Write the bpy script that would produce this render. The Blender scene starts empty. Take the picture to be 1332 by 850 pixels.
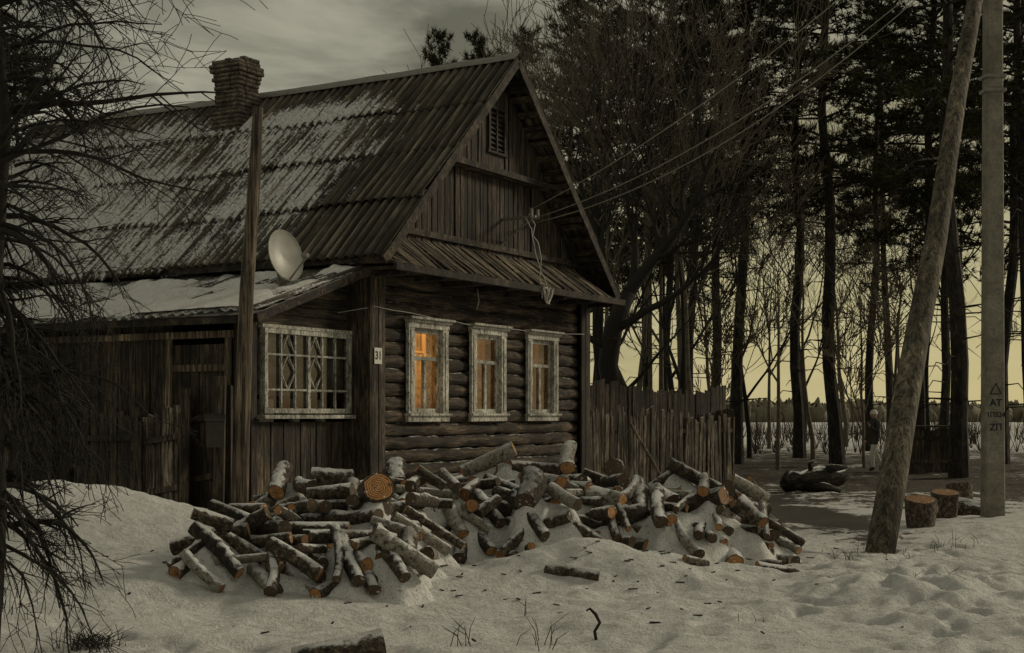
import bpy, bmesh, math, random
import numpy as np
from mathutils import Vector, Matrix
R=random.Random(7); NR=np.random.RandomState(7)
S=bpy.context.scene
S.view_settings.view_transform='Standard'; S.view_settings.look='None'; S.view_settings.exposure=0
COL=S.collection
# ---------------------------------------------------------------- noise
def _h(ix,iy,s): 
    a=np.sin(ix*127.1+iy*311.7+s*74.7)*43758.5453
    return a-np.floor(a)
def vn(x,y,s=0):
    x=np.asarray(x,float);y=np.asarray(y,float)
    ix=np.floor(x);iy=np.floor(y);fx=x-ix;fy=y-iy
    fx=fx*fx*(3-2*fx);fy=fy*fy*(3-2*fy)
    return (_h(ix,iy,s)*(1-fx)+_h(ix+1,iy,s)*fx)*(1-fy)+(_h(ix,iy+1,s)*(1-fx)+_h(ix+1,iy+1,s)*fx)*fy
def fbm(x,y,s=0,o=4):
    a=.5;r=0
    for i in range(o):
        r=r+a*vn(np.asarray(x)*2**i,np.asarray(y)*2**i,s+i);a*=.5
    return r
def sm(x,a,b):
    t=np.clip((np.asarray(x,float)-a)/(b-a),0,1);return t*t*(3-2*t)
# ---------------------------------------------------------------- material helpers
class NT:
    def __init__(s,name):
        s.m=bpy.data.materials.new(name);s.m.use_nodes=True;s.t=s.m.node_tree;s.t.nodes.clear()
        s.out=s.t.nodes.new('ShaderNodeOutputMaterial')
    def n(s,typ,ins=None,**kw):
        nd=s.t.nodes.new('ShaderNode'+typ)
        for k,v in kw.items(): setattr(nd,k,v)
        for k,v in (ins or {}).items(): s.put(nd.inputs[k],v)
        return nd
    def put(s,i,v):
        if isinstance(v,bpy.types.NodeSocket): s.t.links.new(v,i)
        else: i.default_value=v
    def math(s,op,a,b=0,c=0,clamp=False):
        nd=s.t.nodes.new('ShaderNodeMath');nd.operation=op;nd.use_clamp=clamp
        s.put(nd.inputs[0],a);s.put(nd.inputs[1],b);s.put(nd.inputs[2],c);return nd.outputs[0]
    def mix(s,f,a,b,bt='MIX'):
        nd=s.t.nodes.new('ShaderNodeMix');nd.data_type='RGBA';nd.blend_type=bt
        s.put(nd.inputs[0],f);s.put(nd.inputs[6],a);s.put(nd.inputs[7],b);return nd.outputs[2]
    def mr(s,v,a,b,c=0.,d=1.):
        nd=s.t.nodes.new('ShaderNodeMapRange');nd.clamp=True
        for i,x in enumerate((v,a,b,c,d)): s.put(nd.inputs[i],x)
        return nd.outputs[0]
    def ramp(s,f,stops):
        nd=s.t.nodes.new('ShaderNodeValToRGB');s.put(nd.inputs[0],f);cr=nd.color_ramp
        while len(cr.elements)<len(stops): cr.elements.new(.5)
        for e,(p,c) in zip(cr.elements,stops): e.position=p;e.color=(*c,1)
        return nd.outputs[0]
    def noise(s,vec,scale,detail=5,rough=.6,dist=0.):
        nd=s.n('TexNoise',{'Vector':vec,'Scale':scale,'Detail':detail,'Roughness':rough,'Distortion':dist});return nd.outputs[0]
    def coord(s,sc=(1,1,1)):
        tc=s.n('TexCoord');mp=s.n('Mapping',{'Vector':tc.outputs['Object'],'Scale':sc});return mp.outputs[0]
    def fin(s,color,rough=.8,h=None,bs=.5,bd=.02,**k):
        p=s.n('BsdfPrincipled',{'Base Color':color,'Roughness':rough})
        for kk,v in k.items(): s.put(p.inputs[kk.replace('_',' ')],v)
        if h is not None:
            b=s.n('Bump',{'Strength':bs,'Distance':bd,'Height':h});s.put(p.inputs['Normal'],b.outputs[0])
        s.put(s.out.inputs[0],p.outputs[0]);return s.m
SNOW=(.80,.80,.79,1)
def up_snow(t,lo,hi,vec,sc=3.,amt=.5):
    g=t.n('NewGeometry');sx=t.n('SeparateXYZ',{0:g.outputs['Normal']})
    n=t.noise(vec,sc,4,.65)
    v=t.math('ADD',sx.outputs[2],t.math('MULTIPLY',t.math('SUBTRACT',n,.5),amt*2))
    return t.mr(v,lo,hi)
def wood(name,dark,light,st=(1,1,1),sc=14.,snow=None,rnd=.5,bd=.012,snowsc=3.):
    t=NT(name);c=t.coord();c2=t.coord(st)
    g=t.n('NewGeometry')
    off=t.n('VectorMath',{0:c2,1:(0,0,0)},operation='ADD')
    cmb=t.n('CombineXYZ',{0:t.math('MULTIPLY',g.outputs['Random Per Island'],37.),1:t.math('MULTIPLY',g.outputs['Random Per Island'],17.),2:t.math('MULTIPLY',g.outputs['Random Per Island'],53.)})
    t.put(off.inputs[1],cmb.outputs[0])
    n=t.noise(off.outputs[0],sc,6,.74,.4)
    ck=t.noise(off.outputs[0],sc*3.3,2,.5,.2)
    n2=t.noise(c,1.3,3,.6)
    col=t.ramp(n,[(.36,tuple(x*.2 for x in dark)),(.46,dark),(.60,light),(.70,tuple(min(1,x*2.3) for x in light))])
    col=t.mix(t.mr(ck,.57,.63,0,.85),col,tuple(x*.15 for x in dark)+(1,))
    k=t.math('ADD',1-rnd*.6,t.math('MULTIPLY',g.outputs['Random Per Island'],rnd))
    k=t.math('MULTIPLY',k,t.mr(n2,.35,.65,.5,1.35))
    kc=t.n('CombineXYZ',{0:k,1:k,2:k})
    col=t.mix(1.,col,kc.outputs[0],'MULTIPLY')
    if snow:
        f=up_snow(t,snow[0],snow[1],c,snowsc,snow[2]);col=t.mix(f,col,SNOW)
    return t.fin(col,.85,n,1.,bd*1.5)
def flat(name,c,rough=.7,var=.25,sc=8,bd=.003,**k):
    t=NT(name);v=t.coord();n=t.noise(v,sc,4,.65)
    col=t.ramp(n,[(.3,tuple(x*(1-var) for x in c)),(.7,tuple(min(1,x*(1+var*.5)) for x in c))])
    return t.fin(col,rough,n,.5,bd,**k)
M={}
M['logwall']=wood('log_wall_wood',(.028,.020,.013),(.12,.086,.055),(.10,1,1),11,snow=(.90,1.10,.42),bd=.025,snowsc=6)
M['logwall_v']=wood('log_wall_wood_side',(.03,.02,.013),(.10,.072,.047),(1,.12,1),11,bd=.02)
M['plank_z']=wood('weathered_planks',(.022,.0165,.011),(.088,.066,.044),(1,1,.09),22,rnd=1.)
M['plank_x']=wood('weathered_boards',(.024,.018,.012),(.09,.068,.046),(.09,.3,1),18,rnd=.7)
M['pent']=wood('pent_boards',(.05,.038,.026),(.22,.175,.125),(1,.12,.12),26,rnd=1.2,snow=(.97,1.2,.45),snowsc=9)
M['beam']=wood('dark_beam',(.02,.015,.01),(.075,.056,.037),(.3,.3,.3),16,snow=(.8,1.0,.4))
M['fence']=wood('fence_wood',(.07,.056,.042),(.27,.225,.17),(1,1,.08),24,rnd=1.,snow=(.8,1.,.3))
M['oldfence']=wood('old_fence_wood',(.03,.022,.015),(.10,.078,.053),(1,1,.08),24,rnd=.9)
M['pole']=wood('pole_wood',(.075,.056,.038),(.24,.185,.13),(1,1,.05),18,bd=.015)
M['bark']=wood('bark',(.014,.011,.008),(.055,.044,.033),(1,1,.35),9,bd=.03)
M['twig']=flat('twig_bark',(.018,.015,.011),.9,.4,20)
M['birch']=flat('sapling_bark',(.15,.125,.09),.9,.5,6)
M['white']=wood('old_white_paint',(.38,.37,.32),(.58,.56,.49),(1,1,.4),20,rnd=.15,bd=.004)
M['metal']=flat('grey_metal',(.20,.19,.17),.5,.3,10)
M['dish']=flat('dish_paint',(.36,.35,.31),.45,.3,4)
M['cable']=flat('cable_white',(.4,.38,.33),.6,.2,10)
M['cabled']=flat('wire_grey',(.24,.225,.19),.6,.2,10)
M['dark']=flat('dark_recess',(.012,.01,.007),.9,.3,5)
M['inner']=flat('room_wallpaper',(.45,.30,.13),.9,.15,3)
M['ink']=flat('black_paint',(.012,.012,.012),.7,.2,5)
M['tin']=flat('white_enamel',(.66,.65,.60),.4,.15,30)
def m_concrete():
    t=NT('concrete');c=t.coord();n=t.noise(c,5,7,.75);n2=t.noise(c,60,3,.6)
    col=t.ramp(n,[(.3,(.11,.10,.078)),(.5,(.22,.205,.165)),(.7,(.33,.31,.26))])
    col=t.mix(t.mr(n2,.55,.7),col,(.08,.073,.055,1))
    return t.fin(col,.9,n2,.8,.015)
M['concrete']=m_concrete()
def m_brick():
    t=NT('chimney_brick');c=t.coord()
    tc=t.n('SeparateXYZ',{0:c});a=t.math('ADD',tc.outputs[0],tc.outputs[1])
    v=t.n('CombineXYZ',{0:a,1:tc.outputs[2],2:0.})
    b=t.n('TexBrick',{'Vector':v.outputs[0],'Color1':(.13,.085,.055,1),'Color2':(.055,.042,.03,1),'Mortar':(.20,.18,.14,1),'Scale':1.,'Mortar Size':.014,'Brick Width':.25,'Row Height':.078})
    n=t.noise(c,5,6,.75);col=t.mix(t.mr(n,.40,.6,0,.9),b.outputs[0],(.03,.026,.019,1))
    h=t.math('SUBTRACT',t.math('MULTIPLY',n,.9),b.outputs[1])
    f=up_snow(t,.8,1.,c,5,.2);col=t.mix(f,col,SNOW)
    return t.fin(col,.95,h,1.,.03)
M['brick']=m_brick()
def m_roof():
    t=NT('asbestos_slate');c=t.coord((1,1,1));c2=t.coord((.22,3.,.22));c3=t.coord((.16,2.6,.16))
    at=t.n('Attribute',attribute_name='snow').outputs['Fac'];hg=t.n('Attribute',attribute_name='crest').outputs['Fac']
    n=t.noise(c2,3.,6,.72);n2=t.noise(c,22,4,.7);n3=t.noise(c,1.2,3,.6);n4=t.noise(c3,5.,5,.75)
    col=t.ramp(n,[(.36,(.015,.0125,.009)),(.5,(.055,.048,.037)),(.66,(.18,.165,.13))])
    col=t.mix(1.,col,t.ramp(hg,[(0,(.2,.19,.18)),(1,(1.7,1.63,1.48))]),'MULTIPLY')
    col=t.mix(t.mr(n3,.5,.7,0,.7),col,(.02,.017,.012,1))
    v=t.math('ADD',at,t.math('MULTIPLY',t.math('SUBTRACT',n2,.5),.7));v=t.math('ADD',v,t.math('MULTIPLY',t.math('SUBTRACT',n4,.5),1.7))
    f=t.mr(v,.46,.60)
    f=t.math('MULTIPLY',f,t.mr(n2,.35,.55,.5,.92))
    col=t.mix(f,col,SNOW)
    return t.fin(col,.9,t.math('ADD',n2,f),.8,.02)
M['roof']=m_roof()
def m_ground():
    t=NT('snow_ground');c=t.coord()
    mud=t.n('Attribute',attribute_name='mud').outputs['Fac'];ice=t.n('Attribute',attribute_name='ice').outputs['Fac']
    n=t.noise(c,1.5,5,.7);n2=t.noise(c,9,6,.72);n3=t.noise(c,45,3,.7)
    snow=t.ramp(n2,[(.3,(.60,.59,.56)),(.6,(.82,.82,.80))])
    snow=t.mix(t.mr(n3,.64,.70,0.,.8),snow,(.10,.075,.04,1))   # litter specks
    mudc=t.ramp(n2,[(.35,(.022,.016,.010)),(.55,(.065,.05,.032)),(.72,(.17,.14,.10))])
    mv=t.math('ADD',mud,t.math('MULTIPLY',t.math('SUBTRACT',n2,.5),1.0));mv=t.math('ADD',mv,t.math('MULTIPLY',t.math('SUBTRACT',n,.5),2.0))
    fm=t.mr(mv,.46,.56)
    col=t.mix(fm,snow,mudc)
    iv=t.math('ADD',ice,t.math('MULTIPLY',t.math('SUBTRACT',n2,.5),.8));iv=t.math('ADD',iv,t.math('MULTIPLY',t.math('SUBTRACT',n,.5),1.3))
    fi=t.mr(iv,.45,.58)
    col=t.mix(fi,col,t.ramp(n,[(.35,(.016,.013,.009)),(.65,(.06,.052,.04))]))
    h=t.math('ADD',t.math('MULTIPLY',n2,1.2),t.math('MULTIPLY',n3,.3));h=t.math('SUBTRACT',h,t.math('MULTIPLY',fm,.5))
    p=t.n('BsdfPrincipled',{'Base Color':col,'Roughness':t.mr(fi,0.,1.,.8,.45)})
    b=t.n('Bump',{'Strength':t.mr(fi,0.,1.,.95,.5),'Distance':.08,'Height':h});t.put(p.inputs['Normal'],b.outputs[0])
    t.put(t.out.inputs[0],p.outputs[0]);return t.m
M['ground']=m_ground()
def m_log():
    t=NT('firewood_bark');c=t.coord();g=t.n('NewGeometry')
    n=t.noise(c,22,6,.75,.5);ri=g.outputs['Random Per Island']
    a=t.ramp(n,[(.36,(.010,.0075,.005)),(.5,(.058,.043,.028)),(.66,(.25,.20,.138))])
    b=t.ramp(n,[(.38,(.03,.024,.018)),(.48,(.22,.20,.16)),(.7,(.38,.35,.30))])
    col=t.mix(t.math('GREATER_THAN',ri,.80),a,b)
    k=t.mr(ri,0.,.72,.4,1.25);kc=t.n('CombineXYZ',{0:k,1:k,2:k});col=t.mix(1.,col,kc.outputs[0],'MULTIPLY')
    f=up_snow(t,.52,.76,c,14,.8)
    f=t.math('MULTIPLY',f,t.mr(t.noise(c,1.9,2,.5),.35,.55,.35,1.))
    col=t.mix(f,col,SNOW);return t.fin(col,.85,t.math('ADD',n,t.math('MULTIPLY',f,1.2)),1.,.03)
def m_cut():
    t=NT('firewood_end_grain');c=t.coord();g=t.n('NewGeometry')
    r=t.n('Attribute',attribute_name='rad').outputs['Fac'];n=t.noise(c,14,5,.7)
    w=t.math('SINE',t.math('ADD',t.math('MULTIPLY',r,42.),t.math('MULTIPLY',n,9.)))
    col=t.ramp(t.math('MULTIPLY_ADD',w,.2,n),[(.25,(.14,.06,.02)),(.5,(.46,.21,.07)),(.8,(.62,.35,.14))])
    col=t.mix(t.mr(r,.86,.93),col,(.04,.028,.016,1))
    col=t.mix(t.mr(n,.52,.66,0,.9),col,(.055,.04,.027,1))
    rr=t.math('FRACT',t.math('MULTIPLY',g.outputs['Random Per Island'],7.3))
    k=t.mr(rr,0.3,1.,.4,1.3);kc=t.n('CombineXYZ',{0:k,1:k,2:k});col=t.mix(t.math('LESS_THAN',rr,.4),col,t.mix(.7,col,(.14,.115,.08,1)));col=t.mix(1.,col,kc.outputs[0],'MULTIPLY')
    col=t.mix(t.mr(t.noise(c,30,3,.6),.62,.7),col,SNOW)
    return t.fin(col,.8,w,.4,.004)
M['log']=m_log();M['cut']=m_cut()
def m_needle():
    t=NT('pine_needles');g=t.n('NewGeometry');c=t.coord();n=t.noise(c,.9,2,.6)
    k=t.math('MULTIPLY_ADD',g.outputs['Random Per Island'],.5,t.math('MULTIPLY',n,.7))
    col=t.ramp(k,[(.2,(.012,.013,.007)),(.6,(.038,.040,.021)),(.95,(.10,.10,.056))])
    d=t.n('BsdfDiffuse',{'Color':col});t.put(t.out.inputs[0],d.outputs[0]);return t.m
M['needle']=m_needle()
def m_glass():
    t=NT('window_glass');fr=t.n('Fresnel',{'IOR':1.5});tr=t.n('BsdfTransparent',{'Color':(.8,.8,.76,1)})
    gl=t.n('BsdfGlossy',{'Color':(1,1,1,1),'Roughness':.04})
    mx=t.n('MixShader',{0:t.math('ADD',fr.outputs[0],.02,0,True),1:tr.outputs[0],2:gl.outputs[0]});t.put(t.out.inputs[0],mx.outputs[0]);return t.m
M['glass']=m_glass()
def m_curtain(name,c):
    t=NT(name);v=t.coord();n=t.noise(v,9,4,.6);col=t.ramp(n,[(.35,tuple(x*.45 for x in c)),(.65,c)])
    d=t.n('BsdfDiffuse',{'Color':col});tr=t.n('BsdfTranslucent',{'Color':col})
    mx=t.n('MixShader',{0:.5,1:d.outputs[0],2:tr.outputs[0]});t.put(t.out.inputs[0],mx.outputs[0]);return t.m
M['curtain']=m_curtain('curtain_cloth',(.68,.54,.34));M['lace']=m_curtain('lace_curtain',(.6,.58,.50))
# ---------------------------------------------------------------- mesh builder
class MB:
    def __init__(s): s.v=[];s.f=[];s.m=[]
    def add(s,vs,fs,m=0):
        b=len(s.v);s.v.extend([tuple(x) for x in vs]);s.f.extend([tuple(i+b for i in f) for f in fs]);s.m.extend([m]*len(fs))
    def box(s,x0,x1,y0,y1,z0,z1,m=0):
        s.add([(x0,y0,z0),(x1,y0,z0),(x1,y1,z0),(x0,y1,z0),(x0,y0,z1),(x1,y0,z1),(x1,y1,z1),(x0,y1,z1)],
              [(3,2,1,0),(4,5,6,7),(0,1,5,4),(1,2,6,5),(2,3,7,6),(3,0,4,7)],m)
    def hexa(s,p,m=0): s.add(p,[(3,2,1,0),(4,5,6,7),(0,1,5,4),(1,2,6,5),(2,3,7,6),(3,0,4,7)],m)
    def beam(s,a,b,w,h,m=0,up=(0,0,1)):
        a=Vector(a);b=Vector(b);d=(b-a).normalized();u=Vector(up)
        if abs(d.dot(u))>.98:u=Vector((0,1,0))
        x=d.cross(u).normalized();y=x.cross(d).normalized()
        p=[]
        for q in (a,b):
            for sx,sy in((-1,-1),(1,-1),(1,1),(-1,1)): p.append(q+x*sx*w/2+y*sy*h/2)
        s.add(p,[(0,1,2,3),(7,6,5,4),(4,5,1,0),(5,6,2,1),(6,7,3,2),(7,4,0,3)],m)
    def tube(s,pts,rad,n=6,m=0,cap=True,jit=0,rng=R):
        pts=[Vector(p) for p in pts];k=len(pts);b=len(s.v)
        t=(pts[1]-pts[0]).normalized();x=t.orthogonal().normalized()
        for i,p in enumerate(pts):
            if 0<i<k-1:t=(pts[i+1]-pts[i-1]).normalized()
            elif i==k-1:t=(pts[i]-pts[i-1]).normalized()
            x=(x-t*x.dot(t));x=x.normalized() if x.length>1e-6 else t.orthogonal().normalized()
            y=t.cross(x);r=rad[i] if hasattr(rad,'__len__') else rad
            for j in range(n):
                a=2*math.pi*j/n;rr=r*(1+(rng.uniform(-jit,jit) if jit else 0))
                s.v.append(tuple(p+x*math.cos(a)*rr+y*math.sin(a)*rr))
        for i in range(k-1):
            for j in range(n):
                j2=(j+1)%n;s.f.append((b+i*n+j,b+i*n+j2,b+(i+1)*n+j2,b+(i+1)*n+j));s.m.append(m)
        if cap:
            s.f.append(tuple(b+j for j in range(n))[::-1]);s.f.append(tuple(b+(k-1)*n+j for j in range(n)));s.m+= [m,m]
    def mesh(s,name,mats,smooth=False):
        me=bpy.data.meshes.new(name);me.from_pydata(s.v,[],s.f)
        for x in mats: me.materials.append(x)
        me.polygons.foreach_set('material_index',s.m)
        if smooth: me.polygons.foreach_set('use_smooth',[True]*len(s.f))
        me.update();return me
    def obj(s,name,mats,smooth=False,parent=None,bevel=0,loc=None):
        if not isinstance(mats,(list,tuple)): mats=[mats]
        o=bpy.data.objects.new(name,s.mesh(name,mats,smooth));COL.objects.link(o)
        if parent: o.parent=parent
        if loc: o.location=loc
        if bevel:
            b=o.modifiers.new('b','BEVEL');b.width=bevel;b.segments=1;b.limit_method='ANGLE';b.angle_limit=.9
        return o
def empty(name,loc=(0,0,0),rz=0,parent=None):
    o=bpy.data.objects.new(name,None);COL.objects.link(o);o.location=loc;o.rotation_euler=(0,0,rz)
    if parent:o.parent=parent
    return o
# ---------------------------------------------------------------- terrain
def g2(x,y,cx,cy,sx,sy,rot=0):
    c,s=math.cos(rot),math.sin(rot);dx=x-cx;dy=y-cy
    return np.exp(-((dx*c+dy*s)/sx)**2-((-dx*s+dy*c)/sy)**2)
FEET=[]
for (ax,ay,bx,by,nn) in((6.2,9.2,2.4,14.6,26),(6.8,10.4,3.6,15.6,22),(3.0,9.2,4.6,16.5,26),(5.9,13.,4.3,19.,20),(.9,9.3,3.2,12.6,12)):
    for k in range(nn):
        t=k/(nn-1);L_=math.hypot(bx-ax,by-ay);px_,py_=-(by-ay)/L_,(bx-ax)/L_;o_=.12 if k%2 else -.12
        FEET.append((ax+(bx-ax)*t+px_*o_+NR.normal(0,.05),ay+(by-ay)*t+py_*o_+NR.normal(0,.05),math.atan2(by-ay,bx-ax)+NR.normal(0,.15)))
FEET+=[(NR.uniform(2.2,6.4),NR.uniform(8.8,15.),NR.uniform(0,3)) for _ in range(80)]+[(NR.uniform(-3.2,-1),NR.uniform(8.8,11),NR.uniform(0,3)) for _ in range(9)]
def ground(x,y):
    x=np.asarray(x,float);y=np.asarray(y,float)
    near=1-sm(y,30,60)
    h=.80*g2(x,y,-5.3,16.2,2.1,1.7)+.28*g2(x,y,-3.2,18.6,1.6,1.5)+.25*g2(x,y,-3.8,12.2,1.6,1.6)
    h=h+.40*g2(x,y,.75,13.4,1.1,.7)+.22*g2(x,y,0.,15.6,2.6,1.3,.3)+.18*g2(x,y,-1.9,12.9,1.2,1.3)
    h=h+.12*g2(x,y,3.4,12.,1.8,1.0)+.28*g2(x,y,5.4,10.0,1.2,.7)+.14*g2(x,y,6.8,19.5,1.5,2.)+.12*g2(x,y,4.2,13.6,1.4,.6)
    rough=.7+.9*g2(x,y,4.5,12.,3.,3.)
    h=h+near*(.22*(fbm(x*.55,y*.55,3)-.47)+.17*rough*(fbm(x*1.7,y*1.7,9)-.47)+.09*rough*(fbm(x*4.5,y*4.5,19)-.47))*(1-.9*g2(x,y,4.7,22.5,1.7,5.))
    h=h-.03*sm(y,20,30)*near
    return h
nx=np.concatenate([np.linspace(-700,-40,30)[:-1],np.linspace(-40,-7.5,60)[:-1],np.linspace(-7.5,9,380)[:-1],np.linspace(9,40,70)[:-1],np.linspace(40,700,30)])
ny=np.concatenate([np.linspace(-60,5,20)[:-1],np.linspace(5,20,400)[:-1],np.linspace(20,60,180)[:-1],np.linspace(60,1200,50)])
X,Y=np.meshgrid(nx,ny);Z=ground(X,Y)
sub=(Y[:,0]>7)&(Y[:,0]<21);Xs,Ys=X[sub],Y[sub];dz=np.zeros_like(Xs)
for fx,fy,a in FEET:
    dz-=.08*g2(Xs,Ys,fx,fy,.15,.075,a);dz+=.025*g2(Xs,Ys,fx,fy,.26,.2,a)
Z[sub]+=np.maximum(dz,-.11)
nX,nY=len(nx),len(ny)
V=np.stack([X.ravel(),Y.ravel(),Z.ravel()],1)
ii=np.arange(nX*nY).reshape(nY,nX);F=np.stack([ii[:-1,:-1].ravel(),ii[:-1,1:].ravel(),ii[1:,1:].ravel(),ii[1:,:-1].ravel()],1)
def npmesh(name,V,F,mats,smooth=True):
    me=bpy.data.meshes.new(name);k=F.shape[1]
    me.vertices.add(len(V));me.vertices.foreach_set('co',V.astype(np.float32).ravel())
    me.loops.add(F.size);me.loops.foreach_set('vertex_index',F.astype(np.int32).ravel())
    me.polygons.add(len(F));me.polygons.foreach_set('loop_start',np.arange(0,F.size,k,dtype=np.int32));me.polygons.foreach_set('loop_total',np.full(len(F),k,dtype=np.int32))
    for m in mats:me.materials.append(m)
    if smooth: me.polygons.foreach_set('use_smooth',np.ones(len(F),bool))
    me.update(calc_edges=True);me.validate();return me
def attr(me,name,arr):
    a=me.attributes.new(name,'FLOAT','POINT');a.data.foreach_set('value',np.asarray(arr,np.float32).ravel())
me=npmesh('snow_ground',V,F,[M['ground']])
mud=sm(Y,20,26)*sm(X,1.5,4)*.62*(1-sm(Y,58,80)*.85)*(.4+1.0*fbm(X*.45,Y*.16,5))
mud+=.45*g2(X,Y,1.5,17.8,3.5,1.2)*(.3+fbm(X,Y,8))+.15*g2(X,Y,0,15,3.4,2.2)*(.4+fbm(X*1.5,Y*1.5,8))+.4*g2(X,Y,9,40,9,12)*(.3+fbm(X*.3,Y*.3,28))
mud+=.30*sm(Y,90,160)*(.4+fbm(X*.03,Y*.02,41))
mud+=.25*g2(X,Y,-3.6,18.6,1.2,.9)+.5*g2(X,Y,4.9,18,1.4,1.5)*fbm(X*1.5,Y*1.5,66)
mud-=.9*(1-sm(Y,11,17))*.5
ice=1.5*g2(X,Y,4.75,22.5,1.15,5.8,-.08)*(.35+1.05*fbm(X*1.1,Y*.6,15))+.7*g2(X,Y,7.5,32,.9,6,-.45)-.25
attr(me,'mud',mud);attr(me,'ice',ice)
o=bpy.data.objects.new('snow_ground',me);COL.objects.link(o)
def gz(x,y): return float(ground(x,y))
# ---------------------------------------------------------------- house
ang=math.atan2(.869,.494)
H=empty('log_house',(-2.17,21.0,0),ang)
W=6.9;VL=10.;WIN=[1.42,3.30,5.24];OW=.42;Z0,Z1=1.64,2.94
mb=MB();z=.12;i=0
def logrow(mb,axis,fixed,a,b,z,r,m=0,rng=R):
    n=max(3,int((b-a)/.22));pts=[];rad=[]
    for k in range(n+1):
        t=a+(b-a)*k/n;o=fixed+rng.uniform(-.018,.018);zz=z+rng.uniform(-.014,.014)
        pts.append((t,o,zz) if axis=='u' else (o,t,zz));rad.append(r*rng.uniform(.88,1.06))
    mb.tube(pts,rad,12,m,True,.08)
sb=MB()
while z<3.75:
    r=.110*R.uniform(.92,1.07)
    seg=[(0.02,W-.02)]
    if Z0-.06<z<Z1+.06:
        e=[0.02]+sum([[c-OW-.03,c+OW+.03] for c in WIN],[])+[W-.02];seg=[(e[k],e[k+1]) for k in range(0,len(e),2)]
    f0=R.uniform(-.02,.02)
    for a,b in seg: logrow(mb,'u',f0,a,b,z,r)
    logrow(sb,'v',0.,.1,VL,z+.1,r);logrow(sb,'v',W,.1,VL,z+.1,r)
    z+=.208;i+=1
mb.obj('facade_logs',M['logwall'],True,H)
sb.obj('side_logs',M['logwall_v'],True,H)
mb=MB()
e=[0.]+sum([[c-OW-.04,c+OW+.04] for c in WIN],[])+[W]
mb.box(0,W,.06,.16,0,Z0-.03);mb.box(0,W,.06,.16,Z1+.03,3.8)
for k in range(0,len(e),2): mb.box(e[k],e[k+1],.061,.159,Z0-.03,Z1+.03)
mb.box(.05,.12,.17,VL,0,3.8);mb.box(W-.12,W-.05,.17,VL,0,3.8);mb.box(0,W,VL,VL+.1,0,3.9)
mb.obj('wall_core',M['dark'],False,H)
mb=MB()
mb.box(-.17,-.005,-.205,-.165,.15,3.77);mb.box(.005,.17,-.21,-.165,.15,3.77);mb.box(-.205,-.17,-.2,.26,.15,3.77);mb.box(-.165,-.02,-.165,.1,.15,3.77)
mb.box(W-.17,W-.003,-.205,-.165,.15,3.77);mb.box(W+.003,W+.17,-.21,-.165,.15,3.77);mb.box(W+.17,W+.205,-.2,.2,.15,3.77);mb.box(W+.02,W+.165,-.165,.1,.15,3.77)
mb.obj('corner_boards',M['plank_z'],False,H,.006)
mb=MB()
mb.box(.2,W-.2,.17,3.2,.5,.55);mb.box(.2,W-.2,.17,3.2,3.5,3.55);mb.box(.2,W-.2,3.2,3.25,.5,3.55)
mb.box(.19,.2,.17,3.2,.55,3.5);mb.box(W-.2,W-.19,.17,3.2,.55,3.5);mb.box(2.3,2.35,.4,3.2,.55,3.5)
mb.obj('room_interior',M['inner'],False,H)
L=bpy.data.lights.new('room_lamp','POINT');L.energy=82;L.color=(1,.60,.22);L.shadow_soft_size=.12
lo=bpy.data.objects.new('room_lamp',L);COL.objects.link(lo);lo.parent=H;lo.location=(1.35,1.1,2.95)
L=bpy.data.lights.new('back_room_lamp','POINT');L.energy=36;L.color=(1,.62,.26);L.shadow_soft_size=.1
lo=bpy.data.objects.new('back_room_lamp',L);COL.objects.link(lo);lo.parent=H;lo.location=(4.3,1.9,2.8)
def curtain(mb,u0,u1,v,z0,z1,amp=.03,wl=.11,m=0):
    n=int((u1-u0)/.012)+2;vs=[];fs=[]
    for k in range(n):
        u=u0+(u1-u0)*k/(n-1)
        dv=amp*math.sin(u/wl*6.283+math.sin(u*9)*1.3)
        vs+=[(u,v+dv*.5,z1),(u,v+dv,(z0+z1)/2),(u,v+dv*1.2,z0)]
    for k in range(n-1):
        for q in range(2): a=k*3+q;fs.append((a,a+3,a+4,a+1))
    mb.add(vs,fs,m)
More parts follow.
